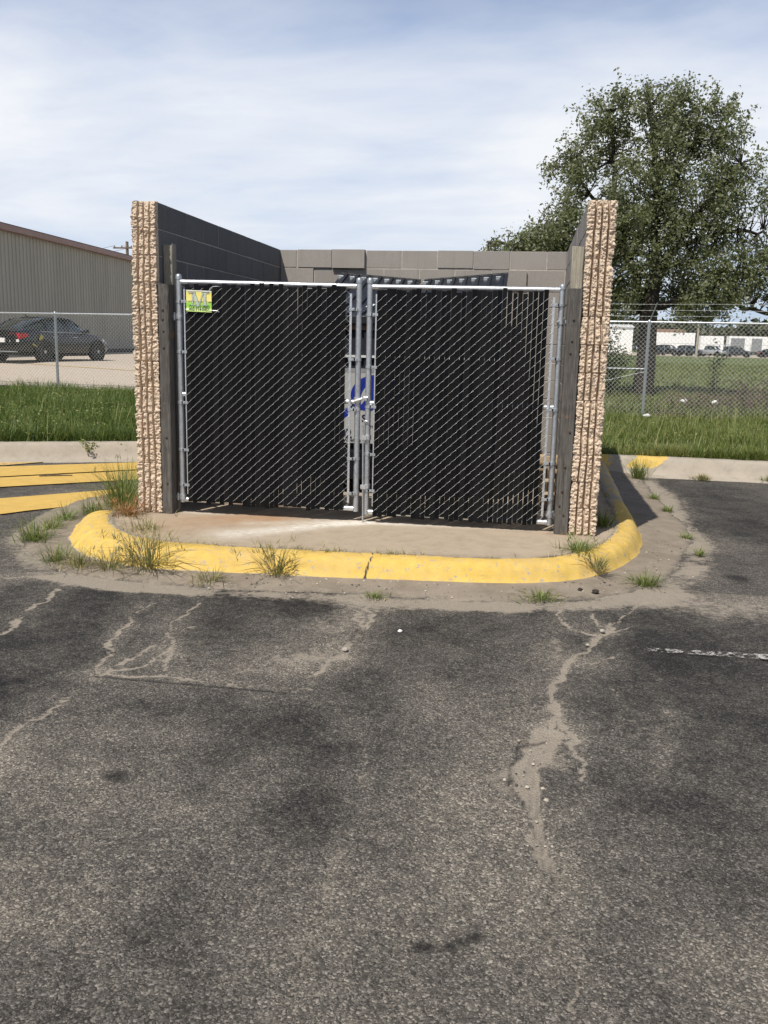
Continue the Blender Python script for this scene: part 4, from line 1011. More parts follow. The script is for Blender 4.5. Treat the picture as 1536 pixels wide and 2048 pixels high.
# serif M, dark outline under a silver face
def letterM(mb, g, y):
    x0, x1, zb, zt = .468-g, .588+g, 1.660-g, 1.758+g
    def bar(a, b, w):
        mb.add([(a[0]-w-g, y, a[1]), (a[0]+w+g, y, a[1]), (b[0]+w+g, y, b[1]), (b[0]-w-g, y, b[1])], [(0, 1, 2, 3)])
    bar((.477, zb), (.477, zt), .004); bar((.577, zb), (.577, zt), .0095); 
    bar((.523, zb-.006), (.484, zt), .0125); y -= .0004; bar((.523, zb-.006), (.566, zt), .004)
    y -= .0004
    for xa, xb, z in ((.462, .494, zb), (.556, .598, zb), (.444, .500, zt-.006), (.554, .612, zt-.006)):
        mb.add([(xa-g, y, z), (xb+g, y, z), (xb+g, y, z+.006+g), (xa-g, y, z+.006+g)], [(0, 1, 2, 3)])
mb = MB(); letterM(mb, .0022, sy-.0022); mb.build('letter_edge', MSD, sign)
mb = MB(); letterM(mb, 0, sy-.0042); mb.build('letter', MS, sign)
put_text('phone_number', '712·355·2683', .030, .530, sy-.0026, 1.6415, M['ink'], sign, .0003, 1.02, shear=tilt)
put_text('phone_number', '402·714·0451', .030, .530, sy-.0026, 1.6195, M['ink'], sign, .0003, 1.02, shear=tilt)
u = MB(); u.tube([(.61, sy-.003, 1.772), (.622, sy-.01, 1.79), (.645, sy-.008, 1.805), (.68, sy-.004, 1.808), (.69, sy+.015, 1.806)], .0022, 6); u.tube([(.60, sy-.003, 1.768), (.63, sy-.006, 1.785)], .002, 6)
u.build('tie_wire', M['wire'], sign)
u = MB(); u.tube([(.400, sy+.01, 1.632), (.425, sy-.004, 1.630), (.445, sy-.004, 1.628)], .002, 6); u.build('tie_wire', M['wire'], sign)
u = MB(); u.tube([(.61, sy-.004, 1.622), (.64, sy-.006, 1.624), (.678, sy-.003, 1.622), (.690, sy, 1.612)], .0022, 6); u.tube([(.678, sy-.003, 1.622), (.682, sy-.003, 1.634)], .002, 5); u.build('tie_wire', M['wire'], sign)

# ------------------------------------------------------------------ bin inside
dump = thing('dumpster', 'black steel bin with ribbed lids and a blue and white sticker behind the gates', 'dumpster', (1.92, 2.5, 0))
mb = MB()
x0, x1, y0, y1 = 1.05, 2.82, 1.30, 3.22
prof = [(y0+.06, .14), (y0, .40), (y0, 1.60), (y1, 2.04), (y1, .14)]
mb.add([(x0, y, z) for y, z in prof]+[(x1, y, z) for y, z in prof], [(0, 1, 2, 3, 4), (9, 8, 7, 6, 5), (0, 5, 6, 1), (1, 6, 7, 2), (3, 8, 9, 4), (4, 9, 5, 0), (2, 7, 8, 3)])
body = mb.build('body', M['bin'], dump, bevel=.01)
for xx in (1.04, 1.62, 2.22, 2.76):
    mb = MB(); mb.box(xx, xx+.05, y0-.035, y0-.001, .36, 1.50); mb.build('stiffener', M['bin'], dump, bevel=.004)
mb = MB(); mb.box(x0, x1, y0-.05, y0-.002, 1.270, 1.290); mb.build('seam_highlight', M['whited'], dump)  # pale colour paints the highlight along the dark bin's seam
mb = MB(); mb.box(x0+.1, x1-.1, y0-.045, y0-.002, 1.514, 1.566); mb.build('front_board', M['brown'], dump)
for (xx) in (x0-.09, x1+.002):
    mb = MB(); mb.box(xx, xx+.088, 2.1, 2.95, .95, 1.08); mb.build('fork_pocket', M['bin'], dump, bevel=.005)
for (xx, yy) in ((1.15, 1.95), (2.7, 1.95), (1.15, 3.05), (2.7, 3.05)):
    mb = MB(); mb.lathe([(.055, -.022), (.06, -.015), (.06, .015), (.055, .022)], (xx, yy, .062), 'x', 14); mb.box(xx-.03, xx+.03, yy-.03, yy+.03, .10, .145); mb.build('caster', M['black'], dump, 40)
def lid(xa, xb, za, zb):
    mb = MB(); n = 7
    yb, yf, zf = 3.25, 1.24, 1.632
    def P(x, t, o=0.):
        zt = za+(zb-za)*(x-xa)/(xb-xa); sag = .05*math.sin(PI*t)*(-1)
        return (x, yb+(yf-yb)*t, zt+(zf-zt)*t+o+sag)
    rows = 14
    def slab(a, b, o0, o1, t0=0., t1=1.):
        V = []
        for k in range(rows+1):
            t = t0+(t1-t0)*k/rows
            V.append([P(a, t, o0), P(b, t, o0), P(b, t, o1), P(a, t, o1)])
        mb.loft(V)
    slab(xa, xb, -.012, .0)
    wv = (xb-xa)/n
    for i in range(n):
        c = xa+(i+.5)*wv; slab(c-wv*.16, c+wv*.16, .001, .020, .012, .985)
    V = [[P(x, -.004, -.03), P(x, .010, -.03), P(x, .010, .012), P(x, -.004, .012)] for x in np.linspace(xa, xb, 10)]
    mb.loft(V)
    V = [[P(x, .99, -.06), P(x, 1.012, -.06), P(x, 1.012, .008), P(x, .99, .008)] for x in np.linspace(xa, xb, 10)]
    mb.loft(V)
    o = mb.build('lid', M['lid'], dump, bevel=.004)
    for i in range(n):
        c = xa+i*wv+.01; q = P(c, .085, .02); mb2 = MB(); mb2.box(c-.006, c+.05, q[1]-.02, q[1]+.02, q[2]-.03, q[2]+.006); mb2.build('lid_plate', M['galvd'], o, bevel=.003)  # row of small grey plates near the lid's back edge
    return o, P
l1, P1 = lid(.995, 1.885, 2.150, 2.085); l2, P2 = lid(1.925, 2.835, 2.088, 2.168)
q = P1(1.56, .80, .034); mb = MB(); q2 = P1(1.62, .80, .034); q3 = P1(1.62, .70, .034); q4 = P1(1.56, .70, .034); mb.add([q, q2, q3, q4], [(0, 1, 2, 3)]); mb.build('lid_label', M['white'], l1)
# sticker with its print
yS = y0-.04
ax = lambda x: .178+.942*x
az_ = lambda z: .082+.942*z
def ptx(n, b, s_, x, y, z, m, p, bo): put_text(n, b, s_*.942, ax(x), y, az_(z), m, p, bo)
mb = MB(); mb.box(ax(1.22), ax(2.06), yS, yS+.036, az_(.436), az_(1.155)); stk = mb.build('sticker', M['sticker'], dump)
mb = MB(); mb.box(ax(1.22), ax(2.06), yS-.0015, yS-.0005, az_(1.118), az_(1.154)); mb.build('sticker_band', M['grey'], stk)
# blue swoosh: big disc with pale leaf shapes cut through
def shape(pts, y): mb = MB(); mb.add([(ax(x), y, az_(z)) for x, z in pts], [tuple(range(len(pts)))]); return mb
disc = [(1.665+.255*math.cos(a), .90+.20*math.sin(a)) for a in np.linspace(math.radians(-25), math.radians(205), 40)]+[(1.38, .70), (1.27, .62), (1.25, .66), (1.36, .77), (1.42, .80), (1.52, .76), (1.60, .75), (1.7, .80)]
shape(disc, yS-.003).build('blue_emblem', M['blue'], stk)
for cx, cz, s in ((1.535, .93, 1), (1.70, .90, 1.1), (1.84, .95, .9)):
    leaf = [(cx+s*(.032*t*2-.02)+.03*math.sin(t*PI)*s*k, cz-.12*s+.2*s*t) for k, ts in ((-1, np.linspace(0, 1, 12)), (1, np.linspace(1, 0, 12))) for t in ts]
    shape(leaf, yS-.0045).build('pale_leaf', M['sticker'], stk)
ptx('lettering', 'S', .10, 1.545, yS-.003, .645, M['ink'], stk, .003)
ptx('lettering', 'A', .10, 1.78, yS-.003, .645, M['ink'], stk, .003)
ptx('lettering', 'c o n', .055, 1.58, yS-.003, .588, M['ink'], stk, .0)
ptx('lettering', '02 - 1', .125, 1.45, yS-.003, .485, M['ink'], stk, .004)
ptx('lettering', 'S', .125, 1.90, yS-.003, .485, M['ink'], stk, .004)
ptx('lettering', 'www.ap', .058, 1.42, yS-.003, .448, M['ink'], stk, .001)
ptx('lettering', 'nsi', .058, 1.86, yS-.003, .448, M['ink'], stk, .001)

# pallet leaning inside by the right wall
pal = thing('wooden_pallet', 'pale wooden pallet leaning on the inside of the right wall', 'pallet', (3.30, .9, 0))
mb = MB()
for k, z in enumerate((.06, .17, .28, .385)):
    mb = MB(); mb.box(3.215, 3.445, .93+.03*k, .955+.03*k, z, z+.085); mb.build('slat', M['pallet'], pal, bevel=.003)
for x in (3.225, 3.375):
    mb = MB(); mb.hexa([(x, .96, 0), (x+.06, .96, 0), (x+.06, 1.05, 0), (x, 1.05, 0), (x, 1.08, .47), (x+.06, 1.08, .47), (x+.06, 1.17, .47), (x, 1.17, .47)]); mb.build('bearer', M['pallet'], pal, bevel=.003)

# ------------------------------------------------------------------ wire fences
def fence(label, xa, xb, posts, top, barbed=False, w=.045, Hd=.09, r=.0027, group=None):
    loc = (xa, float(fence_y(xa)), 0); g = thing('chain_link_fence', label, 'fence', loc)
    gz = lambda x: float(hgt(x, fence_y(x)))
    L = lambda x, z, dy=0: (x, float(fence_y(x))+dy, z)
    zt = lambda x: gz(x)+top
    t = MB(); t.tube([L(x, zt(x)) for x in np.linspace(xa, xb, 8)], .022, 10); t.build('top_rail', M['galvb'] if not barbed else M['galv'], g, 40)
    for p, kind in posts:
        R_ = .033 if kind == 'line' else .031
        u = MB(); u.tube([L(p, gz(p)-.05), L(p, zt(p)+.02)], R_, 12); po = u.build('post', M['galvd'], g, 40)
        c = MB(); c.lathe([(R_+.005, -.03), (R_+.005, 0), (R_*.7, .02), (.004, .03)], L(p, zt(p)+.025), 'z', 12); c.build('post_cap', M['galv'], po, 50)
        if barbed:
            a = MB(); a.tube([L(p, zt(p)), L(p+.10, zt(p)+.36, -.16)], .013, 6); a.build('barb_arm', M['galvd'], g)
    # mesh in its own plane, sheared onto the fence line
    n = int((xb-xa)/w); P = zigzag(xa, n, w, Hd, lambda x: .02, lambda x: top+.035, 0, .006, r, 'wire_mesh', M['wirefar'], None)
    me = P.data; co = np.zeros(len(me.vertices)*3); me.vertices.foreach_get('co', co); co = co.reshape(-1, 3)
    co[:, 2] += hgt(co[:, 0], fence_y(co[:, 0])); co[:, 1] += fence_y(co[:, 0])-.03; co -= np.array(loc)
    me.vertices.foreach_set('co', co.ravel()); me.update(); P.parent = g; ORG[P.name] = ORG[g.name]
    if barbed:
        for k, (o, dz) in enumerate(((.33, .12), (.62, .23), (.95, .345))):
            u = MB(); pts = [L(x, zt(x)+dz-.012*math.sin((x-xa)*1.1)**2, -.16*o) for x in np.linspace(xa, xb, 40)]
            u.tube(pts, .0028, 4)
            for x in np.arange(xa, xb, .125):
                q = Vector(L(x, zt(x)+dz-.012*math.sin((x-xa)*1.1)**2, -.16*o)); u.tube([q+Vector((-.012, 0, .012)), q+Vector((.012, 0, -.012))], .0018, 3); u.tube([q+Vector((.012, 0, .012)), q+Vector((-.012, 0, -.012))], .0018, 3)
            u.build('barbed_wire', M['wirefar'], g)
    return g, L, gz
fence('silver chain link fence with plain top rail in front of the sedan', -12.2, .6, [(-11.2, 'line'), (-8.2, 'line'), (-5.2, 'line'), (-2.2, 'line')], 1.86)
gF, LF, gzF = fence('chain link fence with barbed wire strands in front of the big tree', .9, 11.5, [(1.2, 'line'), (5.42, 'end'), (8.9, 'line')], 1.86, True, .043, .086)
u = MB(); u.tube([LF(2.5, gzF(2.5)+.93), LF(5.40, gzF(5.4)+.95)], .019, 10); u.build('brace_rail', M['galvd'], gF, 40)
u = MB(); u.tube([LF(2.6, gzF(2.6)+.15, -.02), LF(5.40, gzF(5.4)+.90, -.02)], .004, 6); u.build('brace_rod', M['galvd'], gF)

# ------------------------------------------------------------------ warehouse
wh = thing('metal_warehouse', 'long tan ribbed metal warehouse with a brown roof edge behind the yard', 'warehouse', (-18, 30, .5))
A, B = np.array([-16.55, 6.0]), np.array([-19.15, 50.0]); d = (B-A)/np.linalg.norm(B-A); nrm = np.array([d[1], -d[0]]); 
if nrm[0] < 0: nrm = -nrm
Lw = np.linalg.norm(B-A); EA = 5.50; ZB = .45
s, pts = 0., []
while s < Lw:
    for ds, o in ((0, 0), (.20, 0), (.225, .035), (.275, .035), (.30, 0)): pts.append((s+ds, o))
    s += .3048
def wpt(s_, o, z): p = A+d*s_+nrm*o; return (p[0], p[1], z)
V = []
for s_, o in pts: V += [wpt(s_, o, ZB+.28), wpt(s_, o, EA)]
mb = MB(); mb.add(V, [(2*i, 2*i+2, 2*i+3, 2*i+1) for i in range(len(pts)-1)]); mb.build('wall', M['siding'], wh)
def wbox(mb, s0, s1, o0, o1, z0, z1): mb.hexa([wpt(s0, o0, z0), wpt(s1, o0, z0), wpt(s1, o1, z0), wpt(s0, o1, z0), wpt(s0, o0, z1), wpt(s1, o0, z1), wpt(s1, o1, z1), wpt(s0, o1, z1)])
mb = MB(); wbox(mb, -.1, Lw+.1, -.02, .055, .3, ZB+.30); mb.build('base_skirt', M['skirt'], wh)
mb = MB(); wbox(mb, -.15, Lw+.15, -.1, .30, EA-.06, EA+.17); mb.build('roof_trim', M['trim'], wh)
mb = MB(); mb.add([wpt(-.15, .28, EA+.202), wpt(Lw+.15, .28, EA+.202), wpt(Lw+.15, -9, EA+.95), wpt(-.15, -9, EA+.95)], [(0, 1, 2, 3)])
mb.add([wpt(-.15, -9, EA+.95), wpt(Lw+.15, -9, EA+.95), wpt(Lw+.15, -18, EA+.2), wpt(-.15, -18, EA+.2)], [(0, 1, 2, 3)]); mb.build('roof', M['rooft'], wh)
mb = MB()
for s_ in (0, Lw): mb.add([wpt(s_, -.02, .3), wpt(s_, -17.9, .3), wpt(s_, -17.9, EA), wpt(s_, -9, EA+.9), wpt(s_, -.02, EA)], [(0, 1, 2, 3, 4)])
mb.add([wpt(0, -17.9, .3), wpt(Lw, -17.9, .3), wpt(Lw, -17.9, EA), wpt(0, -17.9, EA)], [(0, 1, 2, 3)]); mb.build('rear_wall', M['siding'], wh)

# utility pole behind the warehouse
def upole(name, label, x, y, z0, h, r, mat, arm=True):
    g = thing(name, label, 'pole', (x, y, z0)); u = MB(); u.tube([(x, y, z0-.2), (x, y, z0+h)], [r, r*.7], 10); u.build('shaft', mat, g, 40)
    if arm:
        u = MB(); u.box(x-1.1, x+1.1, y-.16, y-.05, z0+h-.55, z0+h-.43); a = u.build('crossarm', mat, g)
        for k in (-1, -.4, .4, 1): u = MB(); u.lathe([(.04, 0), (.06, .05), (.03, .14)], (x+k, y-.1, z0+h-.43), 'z', 8); u.build('insulator', M['grey'], a)
        for k, dx in ((-1, -24), (1, -24), (-.4, 30), (1, 30)):
            u = MB(); u.tube([(x+k+dx*t, y-.1+abs(dx)*t*.35, z0+h-.32-2.4*t*(1-t)*1.6) for t in np.linspace(0, 1, 12)], .012, 4); u.build('line_wire', M['black'], g)
    return g
upole('utility_pole', 'brown utility pole poking above the warehouse roof', -28.29, 61.86, .5, 8.2, .16, M['polewood'])
upole('utility_pole', 'pale timber pole standing at the far edge of the field', 25.6, 120, .2, 4.6, .17, M['polepale'], False)

# ------------------------------------------------------------------ vehicles
def vehicle(name, label, cat, loc, rz, paint, style='sedan', detail=True, group=None):
    g = thing(name, label, cat, loc, rz, group); K = dict(local=True)
    if style == 'sedan':
        st = [(-2.36,.42,.84,.60),(-2.30,.30,.98,.76),(-2.0,.24,1.06,.86),(-1.5,.20,1.04,.905),(-.6,.19,.97,.915),(.4,.19,.96,.915),(1.0,.19,.96,.905),(1.5,.20,.91,.89),(1.95,.22,.82,.85),(2.22,.26,.70,.74),(2.36,.34,.58,.56)]
        cabs = [(-1.95,1.07,.50,.70),(-1.35,1.31,.57,.77),(-.85,1.43,.60,.80),(-.2,1.47,.61,.80),(.3,1.43,.60,.80),(.75,1.26,.59,.78),(1.20,.97,.58,.74)]; wr_, wx = .335, (-1.36, 1.42); base = .95
    elif style == 'suv':
        st = [(-2.25,.45,1.05,.70),(-2.2,.34,1.12,.84),(-1.5,.28,1.12,.93),(.4,.27,1.10,.94),(1.1,.28,1.08,.93),(1.9,.30,.98,.88),(2.2,.36,.85,.78),(2.3,.42,.7,.65)]
        cabs = [(-2.15,1.15,.72,.82),(-2.0,1.65,.66,.82),(-1.2,1.76,.68,.84),(.0,1.76,.68,.84),(.5,1.66,.67,.83),(1.1,1.12,.66,.80)]; wr_, wx = .38, (-1.36, 1.42); base = 1.08
    else:
        st = [(-2.7,.50,1.02,.86),(-2.65,.42,1.10,.93),(-.9,.38,1.12,.95),(.9,.36,1.12,.95),(1.6,.36,1.10,.93),(2.3,.40,1.02,.88),(2.6,.46,.86,.78),(2.7,.52,.75,.70)]
        cabs = [(-.75,1.15,.72,.84),(-.6,1.70,.68,.83),(.0,1.82,.69,.84),(.6,1.78,.68,.84),(1.0,1.62,.67,.83),(1.55,1.14,.66,.80)]; wr_, wx = .40, (-1.7, 1.75); base = 1.08
    secs = []
    for x, zb, zs, hw in st:
        half = [(hw*.80, zb), (hw*.96, zb+.10), (hw, zb+(zs-zb)*.45), (hw*.985, zb+(zs-zb)*.72), (hw*.93, zs-.03), (hw*.80, zs), (hw*.35, zs+.025)]
        secs.append([(x, -y, z) for y, z in half]+[(x, y, z) for y, z in reversed(half)])
    mb = MB(); mb.loft(secs); mb.build('body', paint, g, 35, **K)
    secs = []
    for x, zt, ht, hb in cabs:
        half = [(hb, min(base-.06, zt-.04)), (hb*.97, base+(zt-base)*.25), (ht+(hb-ht)*.25, base+(zt-base)*.75), (ht*.93, zt-.015), (ht*.5, zt)]
        secs.append([(x, -y, z) for y, z in half]+[(x, y, z) for y, z in reversed(half)])
    mb = MB(); mb.loft(secs); mb.build('windows', M['glass'], g, 30, **K)
    rc = [c for c in cabs if c[1] > (1.40 if style == 'sedan' else 1.6)]
    mb = MB(); secs = []
    for x, zt, ht, hb in rc:
        secs.append([(x, -ht-.012, zt-.06), (x, -ht*.6, zt+.012), (x, 0, zt+.018), (x, ht*.6, zt+.012), (x, ht+.012, zt-.06)])
    mb.loft(secs, cap=False, closed=False); mb.build('roof', paint, g, 40, **K)
    for sgn in (-1, 1):
        for x in ((-1.05, -.15, .02, 0) if style == 'sedan' else (-1.2, -.2)):
            if x == 0: continue
            c = min(cabs, key=lambda q: abs(q[0]-x)); mb = MB()
            if style != 'pickup' or x > -.7: mb.tube([(x, sgn*(c[3]+.008), base-.05), (x-.02, sgn*(c[2]+.03), c[1]-.05)], .032, 6); mb.build('pillar', paint, g, **K)
        # drip rail following the cab outline
        mb = MB(); mb.tube([(x, sgn*(ht+.02), zt-.04) for x, zt, ht, hb in cabs], .026, 6); mb.build('roof_rail', paint, g, 50, **K)
        for x in wx:
            ws = st[min(range(len(st)), key=lambda i: abs(st[i][0]-x))][3]
            mb = MB(); mb.lathe([(wr_+.055, -.05), (wr_+.055, .006)], (x, sgn*(ws-.01) if sgn > 0 else -(ws-.01), wr_+.02), 'y', 20); mb.build('wheel_arch', M['black'], g, **K)
            wy = sgn*(ws-.07)
            mb = MB(); mb.lathe([(wr_*.66, -.10), (wr_*.93, -.10), (wr_, -.07), (wr_, .07), (wr_*.93, .10), (wr_*.66, .10)], (x, wy, wr_), 'y', 24); t = mb.build('wheel', M['tyre'], g, 40, **K)
            mb = MB(); yo = wy+sgn*.103
            mb.lathe([(wr_*.70, -.012), (wr_*.70, .004), (wr_*.62, .004), (wr_*.60, -.012)], (x, yo, wr_), 'y', 24, cap=False); mb.lathe([(wr_*.17, -.01), (wr_*.15, .008)], (x, yo, wr_), 'y', 12)
            for k in range(5):
                a = 2*PI*k/5+.3; c, s_ = math.cos(a), math.sin(a); pw = wr_*.09
                P = [(x+c*.04-s_*pw, yo-.004, wr_+s_*.04+c*pw), (x+c*.04+s_*pw, yo-.004, wr_+s_*.04-c*pw), (x+c*wr_*.66+s_*pw*1.5, yo-.004, wr_+s_*wr_*.66-c*pw*1.5), (x+c*wr_*.66-s_*pw*1.5, yo-.004, wr_+s_*wr_*.66+c*pw*1.5)]
                mb.add(P+[(p[0], p[1]+.010, p[2]) for p in P], [(0, 1, 2, 3), (4, 7, 6, 5), (0, 4, 5, 1), (1, 5, 6, 2), (2, 6, 7, 3), (3, 7, 4, 0)])
            mb.build('rim', M['rim'], t, **K)
        b = st[1]; zl = b[2]-.17
        mb = MB(); mb.hexa([(b[0]-.05, sgn*b[3]*.55, zl-.10), (b[0]-.01, sgn*b[3]*1.0, zl-.08), (b[0]+.30, sgn*(b[3]*1.0+.10), zl), (b[0]+.05, sgn*b[3]*.55, zl-.10), (b[0]-.05, sgn*b[3]*.55, zl+.09), (b[0]-.01, sgn*b[3]*1.0, zl+.10), (b[0]+.30, sgn*(b[3]*1.0+.085), zl+.09), (b[0]+.05, sgn*b[3]*.55, zl+.09)])
        tl = mb.build('taillight', M['red'], g, bevel=.01, **K)
        mb = MB(); mb.hexa([(b[0]-.062, sgn*b[3]*.55, zl-.19), (b[0]-.03, sgn*b[3]*.98, zl-.17), (b[0]+.1, sgn*b[3]*.98, zl-.17), (b[0]+.05, sgn*b[3]*.55, zl-.19), (b[0]-.062, sgn*b[3]*.55, zl-.105), (b[0]-.03, sgn*b[3]*.98, zl-.085), (b[0]+.1, sgn*b[3]*.98, zl-.085), (b[0]+.05, sgn*b[3]*.55, zl-.105)])
        mb.build('clear_lens', M['clear'], tl, bevel=.008, **K)
        e = st[-3]; mb = MB(); mb.hexa([(e[0]-.1, sgn*e[3]*1.0, e[2]-.2), (e[0]+.30, sgn*e[3]*.78, e[2]-.26), (e[0]+.2, sgn*e[3]*.5, e[2]-.2), (e[0]-.1, sgn*e[3]*.5, e[2]-.2), (e[0]-.1, sgn*e[3]*1.0, e[2]-.06), (e[0]+.26, sgn*e[3]*.8, e[2]-.12), (e[0]+.2, sgn*e[3]*.5, e[2]-.1), (e[0]-.1, sgn*e[3]*.5, e[2]-.06)])
        mb.build('headlight', M['clear'], g, bevel=.01, **K)
        hwm = max(q[3] for q in st)
        if detail:
            for x in (-.78, .22):
                mb = MB(); mb.box(x-.10, x+.10, sgn*hwm-.012, sgn*hwm+.030, .80, .83); mb.build('door_handle', M['carsilver'], g, bevel=.006, **K)
            mb = MB(); mb.hexa([(.62, sgn*.84, .95), (.82, sgn*.84, .95), (.84, sgn*1.04, .96), (.68, sgn*1.04, .96), (.62, sgn*.84, 1.05), (.80, sgn*.84, 1.07), (.82, sgn*1.04, 1.10), (.68, sgn*1.04, 1.09)]); mb.build('mirror', paint, g, bevel=.02, **K)
            mb = MB(); mb.tube([(-1.55, sgn*.835, .985), (-.6, sgn*.875, .965), (.5, sgn*.875, .955), (1.1, sgn*.83, .955)], .010, 5); mb.build('chrome_strip', M['carsilver'], g, **K)
    if detail:
        mb = MB(); mb.box(-2.40, -2.34, -.26, .26, .62, .76); mb.build('number_plate', M['white'], g, bevel=.004, **K)
        mb = MB(); mb.box(-2.40, -2.30, -.66, .66, .33, .355); mb.build('bumper_trim', M['carsilver'], g, **K)
    return g
car = vehicle('parked_car', 'black sedan parked in the yard in front of the tan warehouse', 'car', (-12.95, 21.9, .52), math.atan2(.985, .17), M['carpaint'])
for (x, z, a, l, h) in ((-1.50, .78, .9, .20, .14), (-1.82, .55, -.4, .20, .05)):
    mb = MB(); c, s_ = math.cos(a), math.sin(a); y = -.922
    mb.add([(x+dx*c-dz*s_, y, z+dx*s_+dz*c) for dx, dz in ((-l/2, -h/2), (l/2, -h/2), (l/2, h/2), (-l/2, h/2))], [(0, 1, 2, 3)]); mb.build('yellow_mark', M['ymark'], car, local=True)
mb = MB(); mb.tube([(-1.0, 0, 1.44), (-1.10, 0, 1.50), (-1.16, 0, 1.505)], [.03, .018, .008], 6); mb.build('aerial', M['black'], car, 50, local=True)
GV = 'vehicles parked far beyond the field'
vehicle('parked_car', 'dark sport utility car parked far off just right of the tree trunk', 'car', (26.2, 148.2, .25), -.6, M['carpaint'], 'suv', False, GV)
vehicle('parked_car', 'dark car with pale windscreen parked far off left of the pale pole', 'car', (29.6, 149, .25), -1.0, M['cardark'], 'suv', False, GV)
vehicle('parked_truck', 'silver pickup parked far off right of the pale pole', 'pickup', (33.0, 149.4, .25), -.7, M['carsilver'], 'pickup', False, GV)
vehicle('parked_car', 'charcoal sport utility car parked far off at the right, broadside', 'car', (37.4, 149.8, .25), -.35, M['cardark'], 'suv', False, GV)
vehicle('parked_car', 'black car at the right edge of the far road', 'car', (43.5, 153, .25), .1, M['carpaint'], 'sedan', False, GV)

def trailer(label, x0, x1, y, z0, z1, mat, panels=()):
    g = thing('semi_trailer', label, 'trailer', ((x0+x1)/2, y, .25), 0, 'trailers on the far road')
    mb = MB(); mb.box(x0, x1, y, y+2.6, z0, z1); mb.build('box_body', mat, g, bevel=.05)
    mb = MB()
    for x in np.arange(x0+.4, x1, .62): mb.box(x, x+.05, y-.02, y-.002, z0+.1, z1-.1)
    mb.build('side_ribs', M['whited'], g)
    mb = MB(); mb.box(x0+.2, x1-.2, y+.3, y+2.3, z0-.25, z0-.005); mb.build('underframe', M['skirt'], g)
    for xx in (x1-1.1, x1-2.2):
        for yy in (y+.15, y+2.4): mb = MB(); mb.lathe([(.45, -.13), (.5, -.08), (.5, .08), (.45, .13)], (xx, yy, .75), 'y', 16); mb.build('wheel', M['tyre'], g, 40)
    mb = MB(); mb.box(x0+1.6, x0+1.75, y+.5, y+2.1, .25, z0-.26); mb.build('landing_leg', M['skirt'], g)
    for a, b in panels: mb = MB(); mb.box(a, b, y-.03, y-.004, z0+.05, z1-.35); mb.build('grey_panel', M['grey'], g)
trailer('long white trailer standing just right of the tree trunk', 24.6, 34.2, 171, 1.2, 4.35, M['white'])
trailer('short white trailer right of the pale pole', 34.9, 39.0, 169, 1.2, 3.85, M['white'])
trailer('white trailer with two grey panels further right', 39.3, 47.5, 166, 1.2, 3.85, M['white'], ((39.6, 42.0), (43.2, 45.0)))
trailer('pale trailer at the right edge of the far road', 48.0, 60.0, 168, 1.2, 4.0, M['whited'])
bl = thing('white_shed', 'white low shed far off left of the tree trunk', 'shed', (18, 178, .25))
mb = MB(); mb.box(11, 23.6, 178, 190, .2, 5.3); mb.build('wall', M['white'], bl)
mb = MB(); mb.hexa([(10.7, 177.7, 5.3), (23.9, 177.7, 5.3), (23.9, 190.3, 5.3), (10.7, 190.3, 5.3), (10.7, 184, 6.0), (23.9, 184, 6.0), (23.9, 184.5, 6.0), (10.7, 184.5, 6.0)]); mb.build('roof', M['whited'], bl)
mb = MB(); mb.box(13, 15.4, 177.95, 177.99, .2, 3.4); mb.build('door', M['grey'], bl)
bl = thing('brown_shed', 'brown roofed building behind the long white trailer', 'building', (32, 200, .25))
mb = MB(); mb.box(29, 37.5, 200, 214, .2, 4.4); mb.build('wall', M['whited'], bl)
mb = MB(); mb.hexa([(28.6, 199.6, 4.4), (37.9, 199.6, 4.4), (37.9, 214.4, 4.4), (28.6, 214.4, 4.4), (29, 206, 5.7), (37.5, 206, 5.7), (37.5, 208, 5.7), (29, 208, 5.7)]); mb.build('roof', M['brown'], bl)
# far wire fence along the road
ff = thing('boundary_fence', 'low wire fence along the near side of the far road', 'fence', (40, 139, .2))
for x in np.arange(21, 60, 3.2):
    u = MB(); u.tube([(x, 139+x*.02, .2), (x, 139+x*.02, 2.2)], .04, 6); u.build('post', M['galvd'], ff)
u = MB(); u.tube([(20, 139.4, 2.2), (60, 140.2, 2.2)], .03, 6); u.build('top_rail', M['galvd'], ff)
# distant wood, one mass
def far_wood():
    r = np.random.default_rng(9); n = 26000; x = r.uniform(-140, 260, n); y = r.uniform(245, 275, n)
    top = 5.2+4.2*fbm(x+200, 0*x, .05, 2)+2.2*fbm(x+200, 0*x, .25, 6); z = .2+top*np.sqrt(r.random(n))
    P = np.stack([x, y, z], -1); o = leaves(P, 1.9, r, 'distant_wood', M['far'], None)
    tag(o, 'hazy line of trees along the horizon', 'wood', kind='stuff')
far_wood()

